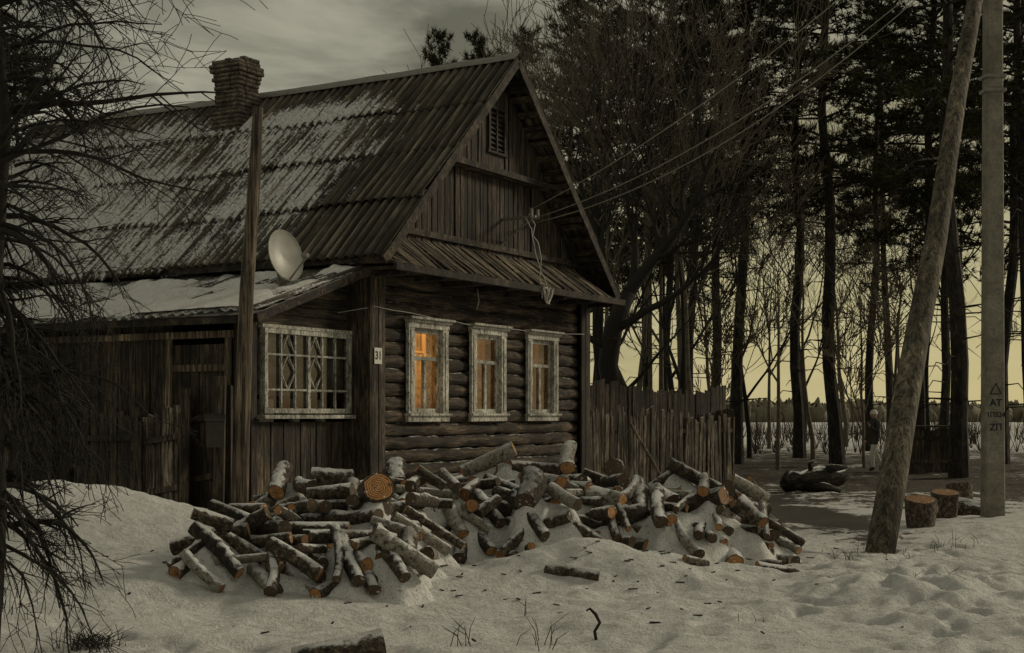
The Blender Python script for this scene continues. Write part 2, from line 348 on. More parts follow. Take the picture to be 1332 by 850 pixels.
for wi,c in enumerate(WIN):
    wp=empty('window' if wi==0 else 'window.%03d'%wi,(0,0,0),0,H)
    mb=MB();t0,t1=-.185,-.125
    mb.box(c-.58,c-OW+.01,t0,t1,Z0-.02,Z1+.02);mb.box(c+OW-.01,c+.58,t0,t1,Z0-.02,Z1+.02)
    mb.box(c-.60,c+.60,t0-.006,t1,Z1+.02,Z1+.15);mb.box(c-.64,c+.64,t0-.10,t1,Z1+.15,Z1+.19);mb.box(c-.62,c+.62,t0-.05,t1,Z1+.11,Z1+.149)
    mb.box(c-.60,c+.60,t0-.004,t1,Z0-.15,Z0-.022);mb.box(c-.62,c+.62,t0-.05,t1-.002,Z0-.055,Z0-.018)
    for q in(-1,1):
        mb.box(c+q*.5-.035,c+q*.5+.035,t0-.015,t0,Z0+.02,Z1-.02)
    mb.box(c-OW-.02,c-OW,t1,.16,Z0-.02,Z1+.02);mb.box(c+OW,c+OW+.02,t1,.16,Z0-.02,Z1+.02)
    mb.box(c-OW,c+OW,t1,.16,Z1,Z1+.02);mb.box(c-OW,c+OW,t1,.16,Z0-.02,Z0)
    mb.obj('casing',M['white'],False,wp,.005)
    mb=MB();s0,s1=-.10,-.05;tz=Z1-.45
    mb.box(c-OW,c-OW+.055,s0,s1,Z0,Z1);mb.box(c+OW-.055,c+OW,s0,s1,Z0,Z1)
    mb.box(c-OW+.055,c+OW-.055,s0,s1,Z0,Z0+.06);mb.box(c-OW+.055,c+OW-.055,s0,s1,Z1-.055,Z1)
    mb.box(c-OW+.055,c+OW-.055,s0-.008,s1,tz-.03,tz+.03);mb.box(c-.035,c+.035,s0-.004,s1,Z0+.06,tz-.03)
    mb.obj('sash',M['white'],False,wp,.004)
    mb=MB();mb.add([(c-OW+.03,-.07,Z0+.03),(c+OW-.03,-.07,Z0+.03),(c+OW-.03,-.073,Z1-.03),(c-OW+.03,-.073,Z1-.03)],[(0,1,2,3)])
    mb.obj('pane',M['glass'],False,wp)
    mb=MB();curtain(mb,c-.5,c-.06 if wi!=1 else c-.12,.24,Z0-.2,Z1-.35,.03,.09);curtain(mb,c+.10,c+.5,.25,Z0-.2,Z1-.35,.03,.13)
    curtain(mb,c-.5,c+.5,.3,Z1-.30,Z1+.1,.02,.08)
    mb.beam((c-.5,.27,Z1-.34),(c+.5,.27,Z1-.34),.012,.012)
    mb.obj('curtains',M['curtain'],True,wp)
mb=MB();u=-.42
while u<W+.42:
    w=R.uniform(.07,.13);j=R.uniform(-.06,.06);k=R.uniform(-.015,.022)
    a0=(u,-.80+j,3.82+k);a1=(u+w-.008,-.80+j+R.uniform(-.02,.02),3.82+k+R.uniform(-.012,.012))
    b0=(u+R.uniform(-.04,.04),-.0,4.42+k);b1=(u+w-.008,-.0,4.42+k)
    lim=lambda uu:7.65-abs(uu-3.45)*.947-.12
    b0=(b0[0],b0[1],min(b0[2],lim(b0[0])));b1=(b1[0],b1[1],min(b1[2],lim(b1[0])))
    dn=lambda p:(p[0],p[1]+.02,p[2]-.025)
    mb.hexa([dn(a0),dn(a1),dn(b1),dn(b0),a0,a1,b1,b0]);u+=w
mb.obj('pent_roof_boards',M['pent'],False,H)
mb=MB();u=-.42
for k in range(4): mb.box(-.4,W+.4,-.78+k*.2,-.59+k*.2,3.745+k*.003,3.77+k*.003)
mb.box(-.45,W+.45,-.84,-.785,3.70,3.815);mb.box(-.40,W+.40,-.115,-.03,3.70,3.742)
for k in range(8): uu=-.1+k*1.01;mb.box(uu,uu+.1,-.75,-.02,3.66,3.742)
mb.obj('pent_soffit',M['beam'],False,H,.006)
def rl(u): return 7.65-abs(u-3.45)*.947-.10
mb=MB();u=-.1
while u<W+.1:
    w=R.uniform(.10,.16);ua,ub=u,u+w-R.uniform(.008,.024);zb=4.30
    ta,tb=min(rl(ua),5.80),min(rl(ub),5.80)
    if ta>zb+.02 and tb>zb+.02:
        v0=-.06+R.uniform(-.015,.015)
        mb.hexa([(ua,v0-.025,zb),(ub,v0-.025,zb),(ub,v0,zb),(ua,v0,zb),(ua,v0-.025,ta),(ub,v0-.025,tb),(ub,v0,tb),(ua,v0,ta)])
    u+=w
u=1.5
while u<5.4:
    w=R.uniform(.10,.15);ua,ub=u,u+w-R.uniform(.008,.02);zb=5.74+R.uniform(-.03,.03)
    ta,tb=rl(ua),rl(ub);v0=-.2+R.uniform(-.01,.01)
    if ub>3.45-.2 and ua<3.45+.2: zb=6.8
    if min(ta,tb)>zb+.02: mb.hexa([(ua,v0-.025,zb),(ub,v0-.025,zb),(ub,v0,zb),(ua,v0,zb),(ua,v0-.025,ta),(ub,v0-.025,tb),(ub,v0,tb),(ua,v0,ta)])
    u+=w
mb.box(3.18,3.72,-.22,-.2,5.75,6.1)
mb.obj('gable_planks',M['plank_z'],False,H,.004)
mb=MB();mb.box(1.55,5.35,-.30,-.23,5.70,5.80);mb.box(1.5,5.4,-.22,-.03,5.68,5.738)
mb.box(.1,W-.1,-.14,-.085,4.42,4.52)
for q in(3.16,3.68): mb.box(q,q+.06,-.26,-.2,6.08,6.8)
mb.box(3.12,3.78,-.27,-.2,6.8,6.86);mb.box(3.12,3.78,-.27,-.2,6.04,6.08);mb.box(3.43,3.47,-.25,-.21,6.08,6.8)
for k in range(8): zz=6.12+k*.085;mb.hexa([(3.22,-.24,zz),(3.68,-.24,zz),(3.68,-.20,zz+.05),(3.22,-.20,zz+.05),(3.22,-.235,zz+.012),(3.68,-.235,zz+.012),(3.68,-.195,zz+.062),(3.22,-.195,zz+.062)])
mb.obj('gable_trim',M['beam'],False,H,.004)
mb=MB();mb.box(.2,W-.2,.0,.05,3.8,4.3);mb.add([(-.3,.02,3.85),(W+.3,.02,3.85),(3.45,.02,7.5)],[(0,1,2)]);mb.add([(.0,VL,3.85),(W,VL,3.85),(3.45,VL,7.5)],[(0,1,2)])
mb.add([(3.1,-.19,6.05),(3.8,-.19,6.05),(3.8,-.19,6.85),(3.1,-.19,6.85)],[(0,1,2,3)])
mb.obj('gable_core',M['dark'],False,H)
def corr(name,p_top,p_bot,v0,v1,rows,pitch,amp,nrm,snowf,parent,seed,mirror=1):
    rg=random.Random(seed);pt=np.array(p_top);pb=np.array(p_bot);Ln=np.linalg.norm(pb-pt)
    nv=int((v1-v0)/pitch*10);vs=np.linspace(v0,v1,nv);AV=[];AF=[];SN=[];CR=[];base=0
    for r in range(rows):
        s0=max(0,r/rows-(.12/Ln if r else 0));s1=(r+1)/rows;ns=14
        ss=np.linspace(s0,s1,ns)
        cols=(vs/ (pitch*7)).astype(int);jl=np.array([rg.uniform(-.012,.035) for _ in range(cols.max()+2)])[cols];js=np.array([rg.uniform(-.08,.07) for _ in range(cols.max()+2)])[cols]
        SS,VV=np.meshgrid(ss,vs,indexing='ij');tt=(SS-s0)/(s1-s0)
        SS=SS+js[None,:]/Ln*tt
        w=np.cos(2*np.pi*VV/pitch)
        off=amp*w+.014*(rows-r)*.3+tt*(.022+jl[None,:])+.012*(vn(VV*.6,SS*Ln*.6,seed)-.5)*2
        sag=-.06*np.sin(np.pi*(VV-v0)/(v1-v0))
        P=pt[None,None,:]*(1-SS[...,None])+pb[None,None,:]*SS[...,None]
        x=P[...,0]+nrm[0]*off;zz=P[...,1]+nrm[1]*off+sag
        AV.append(np.stack([x.ravel(),VV.ravel(),zz.ravel()],1))
        I=np.arange(ns*nv).reshape(ns,nv)+base
        q=np.stack([I[:-1,:-1].ravel(),I[1:,:-1].ravel(),I[1:,1:].ravel(),I[:-1,1:].ravel()],1)
        if mirror<0:q=q[:,::-1]
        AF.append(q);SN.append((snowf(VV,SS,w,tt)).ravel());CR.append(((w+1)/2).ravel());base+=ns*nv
    me=npmesh(name,np.concatenate(AV),np.concatenate(AF),[M['roof']]);attr(me,'snow',np.concatenate(SN));attr(me,'crest',np.concatenate(CR))
    o=bpy.data.objects.new(name,me);COL.objects.link(o);o.parent=parent
    sd=o.modifiers.new('s','SOLIDIFY');sd.thickness=.01;return o
th=math.atan(.947)
def snowmain(v,s,w,t):
    a=.06+.75*(fbm(v*.5,s*5.44*.6,31)-.1)+.25*(fbm(v*2.2,s*7,12)-.2)
    a=a+.24*sm(v+s*1.8,.8,4.2)-.30*(1-sm(s,0.02,.2))+.24*np.exp(-((v-2.9)/1.3)**2-((s-.22)/.10)**2)
    a=a-.15*w-.22*sm(s,.86,1.)-.30*np.exp(-((t-.985)/.03)**2)+.10*sm(t,.5,.9)*(t<.95)
    a=a-.22*(1-sm(v,.2,2.0))+.12*sm(v,5,9)
    return a-.04
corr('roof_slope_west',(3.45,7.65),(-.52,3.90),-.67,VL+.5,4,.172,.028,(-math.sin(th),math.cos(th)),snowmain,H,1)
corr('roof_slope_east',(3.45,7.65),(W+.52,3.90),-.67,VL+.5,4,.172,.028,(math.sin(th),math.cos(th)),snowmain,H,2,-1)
mb=MB()
for q in(-1,1):
    vs=[];fs=[]
    for k in range(23):
        v=-.7+k*(VL+1.2)/22;sag=-.06*math.sin(math.pi*(v+.67)/(VL+1.17))+R.uniform(-.008,.008)
        vs+=[(3.45,v,7.735+sag),(3.45+q*.17,v,7.60+sag),(3.45+q*.17,v,7.585+sag)]
    for k in range(22): a=k*3;fs+=[(a,a+3,a+4,a+1),(a+1,a+4,a+5,a+2)]
    mb.add(vs,fs)
mb.obj('ridge_cap',M['metal'],True,H)
mb=MB()
for q in(-1,1):
    mb.beam((3.45,-.66,7.58),(3.45+q*3.95,-.66,7.58-3.95*.947),.03,.15,0,(0,0,1))
    for k in range(6):
        d=.35+k*.7;mb.box(3.45+q*d-.05,3.45+q*d+.05,-.64,.0,7.65-d*.947-.17,7.65-d*.947-.075)
    mb.beam((3.45,-.12,7.52),(3.45+q*3.9,-.12,7.52-3.9*.947),.06,.1)
    mb.beam((3.45+q*3.9,-.6,3.9),(3.45+q*3.9,VL+.4,3.9),.03,.14)
mb.box(1.4,1.5,-.62,-.0,5.62,5.70);mb.box(5.42,5.52,-.62,-.0,5.62,5.70)
mb.obj('roof_timbers',M['beam'],False,H)
mb=MB()
for q in(-1,1):
    for k in range(17):
        d=.1+k*.23;mb.beam((3.45+q*d,-.6,7.65-d*.947-.055),(3.45+q*d,VL+.3,7.65-d*.947-.055),.13,.02,0,(q*math.sin(th),0,math.cos(th)))
mb.obj('roof_sheathing',M['plank_x'],False,H)
mb=MB();cu,cv=2.92,5.05
z=6.5
while z<8.10:
    h=.29+R.uniform(-.01,.01)
    if z>7.72: h=.32
    if 7.9<z<8.02:h=.36
    if z<7.2:h=.34
    j1,j2=R.uniform(-.012,.012),R.uniform(-.012,.012)
    for side in range(4):
        for b_ in range(3):
            w_=2*h/3;aa=-h+b_*w_;o_=R.uniform(-.012,.008)
            if R.random()<.04 and z>7.9: continue
            zt=z+.072
            if side==0: mb.box(cu+aa+j1,cu+aa+w_-.008+j1,cv-h-o_+j2,cv-h+.12+j2,z,zt)
            if side==1: mb.box(cu+aa+j1,cu+aa+w_-.008+j1,cv+h-.12+j2,cv+h+o_+j2,z+.001,zt)
            if side==2: mb.box(cu-h-o_+j1-.002,cu-h+.119+j1,cv+aa+j2,cv+aa+w_-.008+j2,z+.002,zt-.002)
            if side==3: mb.box(cu+h-.119+j1,cu+h+o_+j1+.002,cv+aa+j2,cv+aa+w_-.008+j2,z+.002,zt-.002)
    mb.box(cu-h+.02,cu+h-.02,cv-h+.02,cv+h-.02,z-.004,z+.0765)
    z+=.0785
for k in range(10): a=R.uniform(-.30,.18);b=R.choice([-.31,.18,R.uniform(-.3,.2)]);mb.box(cu+a,cu+a+.13,cv+b,cv+b+.13,z-.01,z+R.uniform(.02,.07))
o=mb.obj('chimney',M['brick'],False,H,.008)
EU=-2.4
mb=MB()
u=EU
while u<-.22:
    w=min(R.uniform(.11,.16),-.2-u);mb.box(u,u+w-.01,.22+R.uniform(-.01,.01),.25,.1+R.uniform(0,.06),1.50);u+=w
v=.25
while v<8.8:
    w=R.uniform(.12,.17)
    if not(.55<v+.08<1.65): mb.box(EU-.02+R.uniform(-.01,.01),EU+.01,v,v+w-.01,.1,2.98)
    v+=w
mb.box(EU-.03,EU+.09,.19,.25,.1,2.86)
mb.obj('veranda_planks',M['plank_z'],False,H,.004)
mb=MB();z=2.86
while z<3.72:
    ua=max(EU,-2.4+(z-2.86)/.84*2.4)
    mb.hexa([(ua,.215,z),(-.22,.215,z),(-.22,.25,z),(ua,.25,z),(min(ua+.3,-.25),.215,z+.135),(-.22,.215,z+.135),(-.22,.25,z+.135),(min(ua+.3,-.25),.25,z+.135)]);z+=.143
mb.obj('veranda_boards',M['plank_x'],False,H,.004)
mb=MB();mb.box(EU+.1,-.2,.26,.30,.05,1.5);mb.box(EU+.1,-.2,.26,.30,2.86,2.98);mb.box(EU+.1,-.2,1.9,2.,.1,3.2);mb.box(EU+.1,-.2,.3,1.9,1.2,1.25)
mb.box(EU+.02,EU+.06,.3,.55,.1,2.98);mb.box(EU+.02,EU+.06,1.66,8.8,.1,2.98)
mb.obj('veranda_core',M['dark'],False,H)
vw=empty('veranda_window',(0,0,0),0,H)
mb=MB();a,b,c0,c1=EU+.2,-.19,1.62,2.80
mb.box(a,b,.14,.24,c0,c0+.07);mb.box(a,b,.14,.24,c1-.07,c1);mb.box(a,a+.07,.142,.24,c0+.07,c1-.07);mb.box(b-.07,b,.142,.24,c0+.07,c1-.07)
mb.box(a-.1,b+.02,.06,.25,c0-.075,c0-.02);mb.box(a-.06,b,.13,.245,c1,c1+.05)
nc=6;cw=(b-a-.14)/nc;zl=c0+.33;zu=c1-.36
for k in range(1,nc):
    wd=.03 if k==3 else .015;x=a+.07+k*cw;mb.box(x-wd,x+wd,.16,.2,c0+.07,c1-.07)
for zz in(zl,zu): mb.box(a+.07,b-.07,.163,.197,zz-.015,zz+.015)
for k in(1,3) :
    x=a+.07+k*cw;xm=x+cw/2
    zm=(zl+zu)/2
    for p,q in(((x,zm),(xm,zu)),((xm,zu),(x+cw,zm)),((x+cw,zm),(xm,zl)),((xm,zl),(x,zm))): mb.beam((p[0],.178,p[1]),(q[0],.178,q[1]),.02,.022)
    mb.beam((x,.178,zu),(xm,.178,c1-.07),.02,.02);mb.beam((xm,.178,c1-.07),(x+cw,.178,zu),.02,.02)
mb.obj('lattice_frame',M['white'],False,vw,.003)
mb=MB();mb.add([(a+.03,.205,c0+.03),(b-.03,.205,c0+.03),(b-.03,.207,c1-.03),(a+.03,.207,c1-.03)],[(0,1,2,3)]);mb.obj('glass',M['glass'],False,vw)
mb=MB();curtain(mb,a,a+.75,.30,c0+.25,c1+.1);curtain(mb,a+.85,a+1.15,.31,c0+.1,c1+.1);curtain(mb,b-.85,b-.05,.30,c0+.3,c1+.1);mb.obj('net_curtains',M['lace'],True,vw)
mb=MB();mb.box(a+.2,a+.5,.4,.5,c0-.3,c0+.2);mb.tube([(a+.95,.4,c0-.3),(a+.95,.4,c0+.22)],[.09,.07],10);mb.tube([(b-.45,.4,c0-.3),(b-.45,.4,c0+.2)],[.1,.06],10);mb.obj('things_on_shelf',M['tin'],False,vw)
mb=MB()
for k in range(6): mb.box(EU-.01,EU+.02,.64+k*.165,.64+k*.165+.157,.2,2.58)
mb.obj('porch_door',M['plank_z'],False,H,.004)
mb=MB();mb.box(EU-.07,EU-.0,.55,.63,.1,2.68);mb.box(EU-.07,EU-.0,1.63,1.72,.1,2.68);mb.box(EU-.085,EU-.0,.5,4.4,2.66,2.76)
mb.box(EU-.05,EU-.0,.64,1.62,1.0,1.12);mb.box(EU-.05,EU-.0,.64,1.62,2.2,2.3)
mb.obj('door_frame',M['pole'],False,H,.006)
nl=(-.31,.95)
def snowext(v,s,w,t): return .50+.7*(fbm(v*.9,s*2.6,77)-.4)-.08*w-.28*(1-sm(s,.0,.25))-.1*(v<.1)+.1*sm(v,0,3)
corr('veranda_roof',(-.15,3.86),(-2.85,2.96),-.28,9.,1,.172,.022,nl,snowext,H,5)
nv,nu=190,50;vv=np.linspace(-.2,8.8,nv);uu=np.linspace(.08,1.,nu);VV,UU=np.meshgrid(vv,uu,indexing='ij')
T_=.10*sm(fbm(VV*1.3,UU*3.2,91)+.3*(fbm(VV*5,UU*11,17)-.5)+.25*sm(UU,.1,.7)+.05*sm(VV,0,3),.50,.70)-.015+.03*fbm(VV*6,UU*14,3)*0.8
T_-=.06*(1-sm(VV,-.2,.15))+.04*(1-sm(UU,.08,.16))
xx=-.15-2.72*UU+nl[0]*T_;zz=3.86-.907*UU+nl[1]*T_+.012-.06*np.sin(np.pi*(VV+.28)/9.28)
I=np.arange(nv*nu).reshape(nv,nu);Fq=np.stack([I[:-1,:-1].ravel(),I[:-1,1:].ravel(),I[1:,1:].ravel(),I[1:,:-1].ravel()],1)
def m_snow():
    t=NT('snow');c=t.coord();n=t.noise(c,9,6,.72);n3=t.noise(c,45,3,.7);col=t.ramp(n,[(.3,(.60,.59,.56)),(.6,(.82,.82,.80))])
    col=t.mix(t.mr(n3,.60,.66,0.,.8),col,(.10,.075,.04,1));return t.fin(col,.75,t.math('ADD',n,t.math('MULTIPLY',n3,.3)),.9,.05)
M['snow']=m_snow()
o=bpy.data.objects.new('roof_snow',npmesh('roof_snow',np.stack([xx.ravel(),VV.ravel(),zz.ravel()],1),Fq,[M['snow']]));COL.objects.link(o);o.parent=H
mb=MB()
mb.beam((-.12,-.26,3.78),(-2.85,-.26,2.88),.03,.12);mb.beam((-2.8,-.24,2.88),(-2.8,9,2.88),.04,.11)
for k in range(12): mb.beam((-.2,.0+k*.78,3.75),(-2.8,.0+k*.78,2.88),.07,.08)
for k in range(8): s=.05+k*.13;x=-.15-2.7*s;zz=3.86-.9*s-.04;mb.beam((x,-.24,zz),(x,8.9,zz),.2,.02,0,(-.31,0,.95))
mb.obj('veranda_roof_timbers',M['beam'],False,H)
mb=MB();mb.box(-.13,.06,-.224,-.217,2.36,2.60);mb.obj('house_number_plate',M['tin'],False,H)
def text(body,size,parent,loc,rot,mat,ex=.001):
    c=bpy.data.curves.new('lettering','FONT');c.body=body;c.size=size;c.align_x='CENTER';c.align_y='CENTER';c.extrude=ex;c.offset=size*.025
    o=bpy.data.objects.new('lettering',c);COL.objects.link(o);o.data.materials.append(mat);o.parent=parent;o.location=loc;o.rotation_euler=rot;return o
text('31',.17,H,(-.035,-.2265,2.48),(math.pi/2,0,0),M['ink'])
mb=MB()
mb.tube([(3.9,-.10,5.0),(3.9,-.75,5.0)],.03,6);mb.tube([(4.7,-.10,4.95),(4.0,-.75,5.0)],.02,6);mb.tube([(3.9,-.1,4.6),(3.9,-.7,4.98)],.02,6)
for q in(-.1,.12): mb.tube([(3.9+q,-.72,4.98),(3.9+q,-.72,5.14)],[.035,.03],8)
mb.obj('cable_bracket',M['metal'],False,H)
mb=MB()
def wob(p,q,n,sag,j): 
    p=Vector(p);q=Vector(q);return [p.lerp(q,k/n)+Vector((R.uniform(-j,j),R.uniform(-j,j),R.uniform(-j,j)-sag*4*(k/n)*(1-k/n))) for k in range(n+1)]
mb.tube(wob((3.85,-.7,5.0),(3.95,-.9,3.62),9,0,.05),.009,5);mb.tube(wob((3.7,-.7,4.95),(4.15,-.88,3.65),9,0,.04),.009,5)
for k in range(5):
    mb.tube([(4.05+.13*math.cos(a*.9+k)+.03*k,-.88+.04*math.sin(a+k),3.66+.15*math.sin(a*(.8+.1*k)+k*1.3)) for a in range(8)],.010,5)
mb.tube([(-.6,.1,3.1)]+wob((-.1,-.23,3.22),(W-.1,-.23,3.15),16,.1,.012),.006,5)
mb.tube([(2.8,-.24,3.70),(2.85,-.24,3.5),(2.78,-.24,3.35)],.012,5)
mb.obj('facade_cable',M['cable'],True,H)
# satellite dish
D=empty('satellite_dish',(-3.2,19.75,3.85),0)
nrm=Vector((.80,-.56,.22)).normalized();q=nrm.to_track_quat('Z','Y').to_matrix()
mb=MB();vs=[];fs=[];n=32;rr=[0,.12,.22,.3,.355,.37]
for side in(0,1):
    b=len(vs)
    for r in rr:
        for j in range(n):
            a=2*math.pi*j/n;vs.append(q@Vector((r*math.cos(a)*.90,r*math.sin(a),r*r*.55-.06-side*.012)))
    for i in range(len(rr)-1):
        for j in range(n): f=(b+i*n+j,b+i*n+(j+1)%n,b+(i+1)*n+(j+1)%n,b+(i+1)*n+j);fs.append(f if side==0 else f[::-1])
mb.add(vs,fs);mb.tube([q@Vector((.37*math.cos(a)*.90,.37*math.sin(a),.012)) for a in [2*math.pi*k/n for k in range(n+1)]],.008,5)
mb.obj('reflector',M['dish'],True,D)
mb=MB();tip=q@Vector((0,-.12,.42));bt=q@Vector((0,-.36,0))
mb.beam(bt,tip,.02,.02);mb.tube([tip,tip+(q@Vector((0,.03,-.1)))],[.03,.035],10)
mb.tube([q@Vector((0,0,-.07)),q@Vector((0,0,-.17)),Vector((-.1,.1,-.45)),Vector((-.12,.12,-.8))],.02,8)
mb.beam(q@Vector((.05,-.2,-.05)),Vector((-.1,.1,-.4)),.02,.02);mb.beam(Vector((-.1,.1,-.3)),Vector((.12,.3,-.72)),.02,.02)
mb.obj('arm_and_mount',M['metal'],False,D)
P=empty('wooden_post',(-3.56,18.3,gz(-3.56,18.3)-.2))
mb=MB();mb.tube([(0,0,0),(.02,0,1.2),(.09,0,3),(.2,0,4.6),(.24,0,5.62-P.location.z)],[.115,.11,.095,.08,.065],12,0,True,.03)
mb.tube([(.13,-.1,3.4),(.13,-.1,3.42)],.03,6)
mb.obj('shaft',M['pole'],True,P)
# ---------------------------------------------------------------- fences
def picket(name,a,b,h,w,mat,seed,gap=.012,jit=.12,lean=.03):
    rg=random.Random(seed);a=Vector(a);b=Vector(b);L=(b-a).length;d=(b-a)/L;nn=Vector((d.y,-d.x,0));mb=MB();s=0
    while s<L:
        ww=w*rg.uniform(.6,1.25);hh=h*(1+rg.uniform(-jit,jit)*.6)+.08*math.sin(s*1.1);l=rg.uniform(-lean,lean);p=a+d*s;q=a+d*(s+ww-gap)
        z0=gz(p.x,p.y)-.1;o=nn*(.02+rg.uniform(-.01,.02));o2=nn*(.045+rg.uniform(-.01,.02))
        t=d*l;z1=z0+.1+hh;sk=rg.uniform(-.05,.05)
        if rg.random()<.96:
            mb.hexa([(*(p+o).xy,z0),(*(q+o).xy,z0),(*(q+o2).xy,z0),(*(p+o2).xy,z0),(*(p+o+t).xy,z1),(*(q+o+t).xy,z1+sk),(*(q+o2+t).xy,z1+sk),(*(p+o2+t).xy,z1)])
        s+=ww
    for f in(.3,.78): mb.beam((a.x,a.y,gz(a.x,a.y)+h*f),(b.x,b.y,gz(b.x,b.y)+h*f),.05,.08)
    k=int(L/2.2)+1
    for i in range(k+1): p=a.lerp(b,i/k)-nn*.07;mb.beam((p.x,p.y,gz(p.x,p.y)-.2),(p.x,p.y,gz(p.x,p.y)+h*.98),.1,.1,0,(0,1,0))
    return mb.obj(name,mat,False,None)
picket('picket_fence',(1.55,28.7,0),(5.0,31.9,0),1.60,.085,M['fence'],1,.014,.14,.10)
picket('picket_fence',(5.0,31.95,0),(4.7,38.,0),1.6,.1,M['oldfence'],2)
picket('plank_fence',(1.6,33.0,0),(5.6,37.5,0),2.3,.16,M['oldfence'],3,.008,.05,.015)
picket('plank_fence',(-3.72,18.55,0),(-4.35,18.9,0),1.68,.16,M['oldfence'],4,.008,.03,.01)
picket('plank_fence',(-4.42,18.95,0),(-5.1,19.3,0),1.45,.13,M['fence'],5,.01,.10,.02)
picket('plank_fence',(-5.15,19.3,0),(-9.5,21.8,0),1.55,.14,M['oldfence'],6,.01,.12,.03)
mb=MB();mb.beam((1.45,28.3,-.1),(1.45,28.3,1.75),.13,.13,0,(0,1,0));mb.beam((1.45,28.3,1.75),(1.45,28.3,1.8),.17,.17,0,(0,1,0));mb.obj('gate_post',flat('red_brown_paint',(.12,.05,.028),.8,.4,12),False,None,.01)
mb=MB();mb.tube([(2.35,27.9,1.45),(2.7,27.6,.8),(3.1,27.2,.02)],[.03,.035,.04],8);mb.obj('leaning_stick',M['pole'],True)
for x,y,h in((-4.38,18.7,1.7),(-3.85,18.35,1.75)):
    mb=MB();g=gz(x,y);mb.beam((x,y,g-.2),(x+.03,y,g+h),.13,.13,0,(0,1,0));mb.obj('gate_post',M['oldfence'],False,None,.01)
B=empty('mailbox',(-3.86,18.18,1.42),.2)
mb=MB();mb.box(-.11,.11,-.1,.06,-.24,.1);mb.hexa([(-.13,-.13,.1),(.13,-.13,.1),(.13,.08,.14),(-.13,.08,.14),(-.13,-.13,.12),(.13,-.13,.12),(.13,.08,.19),(-.13,.08,.19)]);mb.box(-.07,.07,-.105,-.1,.02,.04)
mb.obj('box',flat('mailbox_paint',(.04,.035,.027),.6,.4,12),False,B,.006)
# ---------------------------------------------------------------- utility pole
U=empty('utility_pole',(6.87,20.0,0),.06)
mb=MB();g=gz(6.87,20)-.3
a,b=.145,.11;mb.hexa([(-a,-a*.8,g),(a,-a*.8,g),(a,a*.8,g),(-a,a*.8,g),(-b,-b*.8,9.6),(b,-b*.8,9.6),(b,b*.8,9.6),(-b,b*.8,9.6)])
mb.obj('concrete_shaft',M['concrete'],False,U,.02)
mb=MB();mb.box(-.9,.9,-.06,.06,8.7,8.8)
for k in(-.8,-.3,.3,.8): mb.tube([(k,0,8.8),(k,0,9.0)],[.03,.045],8)
for zz in(6.4,6.2): mb.box(-.15,.15,-.13,.13,zz,zz+.05)
mb.obj('crossarm',M['metal'],False,U,.005)
rx=(math.pi/2,0,0)
yy=-.1145
text('AT',.14,U,(0,yy,1.77),rx,M['ink']);text('1П524',.10,U,(0,yy,1.60),rx,M['ink']);text('ZП',.13,U,(0,yy,1.42),rx,M['ink'])
mb=MB();mb.tube([(-.08,yy,1.9),(.08,yy,1.9),(0,yy,2.05),(-.08,yy,1.9)],.010,4);mb.obj('warning_triangle',M['ink'],False,U)
mb=MB();p0=Vector((4.12,15.9,gz(4.12,15.9)-.35));p1=Vector((6.68,19.95,8.0))
pp=[p0.lerp(p1,k/8)+Vector((R.uniform(-.01,.01),0,0)) for k in range(9)]
pp[4]+=Vector((.03,0,0))
mb.tube(pp,[.175-.009*k for k in range(9)],14,0,True,.03);mb.obj('brace_pole',wood('brace_wood',(.085,.072,.05),(.20,.172,.122),(1,1,.06),16,bd=.012),True)
mb=MB()
Hm=Matrix.Translation((-2.17,21,0))@Matrix.Rotation(ang,4,'Z')
for (l,t,sg) in(((3.8,-.72,5.12),(6.3,20,8.95),.32),((3.9,-.75,4.98),(6.6,20,8.4),.5),((3.9,-.75,4.9),(6.6,20,8.3),.62)):
    p=Hm@Vector(l);q=Vector(t);mb.tube([p.lerp(q,k/20)+Vector((0,0,-sg*4*(k/20)*(1-k/20))) for k in range(21)],.0085,5,0)
mb.obj('overhead_wires',M['cabled'],True)
# ---------------------------------------------------------------- firewood
res=.03;gx0,gy0,gx1,gy1=-4.5,10.,5.,19.
GX=np.arange(gx0,gx1,res);GY=np.arange(gy0,gy1,res);GXX,GYY=np.meshgrid(GX,GY);HG0=ground(GXX,GYY);HG=HG0.copy()-.03
def hs(x,y):
    i=np.clip(((y-gy0)/res).astype(int),0,len(GY)-1);j=np.clip(((x-gx0)/res).astype(int),0,len(GX)-1);return HG[i,j]
def settle(x,y,yaw,L,r,apply=False):
    s=np.linspace(-.5,.5,11)*L;c,sn=math.cos(yaw),math.sin(yaw);hh=None
    for w in(-.6*r,0,.6*r):
        q=hs(x+s*c-w*sn,y+s*sn+w*c);hh=q if hh is None else np.maximum(hh,q)
    Hh=hh+r*.88;best=-9;bb=0
    for i in range(6):
        for j in range(5,11):
            if i==j:continue
            sl=(Hh[j]-Hh[i])/(s[j]-s[i]);v=Hh[i]-sl*s[i]
            if v>best:best=v;bb=sl
    bb=max(-.65,min(.65,bb))
    best=max(best,float(np.max(Hh-bb*s))-.06)
    if apply:
        dx=GXX-x;dy=GYY-y;a=dx*c+dy*sn;w=-dx*sn+dy*c;m=(abs(a)<L/2)&(abs(w)<r)
        zt=best+bb*a+np.sqrt(np.clip(r*r-w*w,0,None));HG[m]=np.maximum(HG[m],zt[m])
    return best,bb
LV=[];LF=[];LM=[];LR=[]
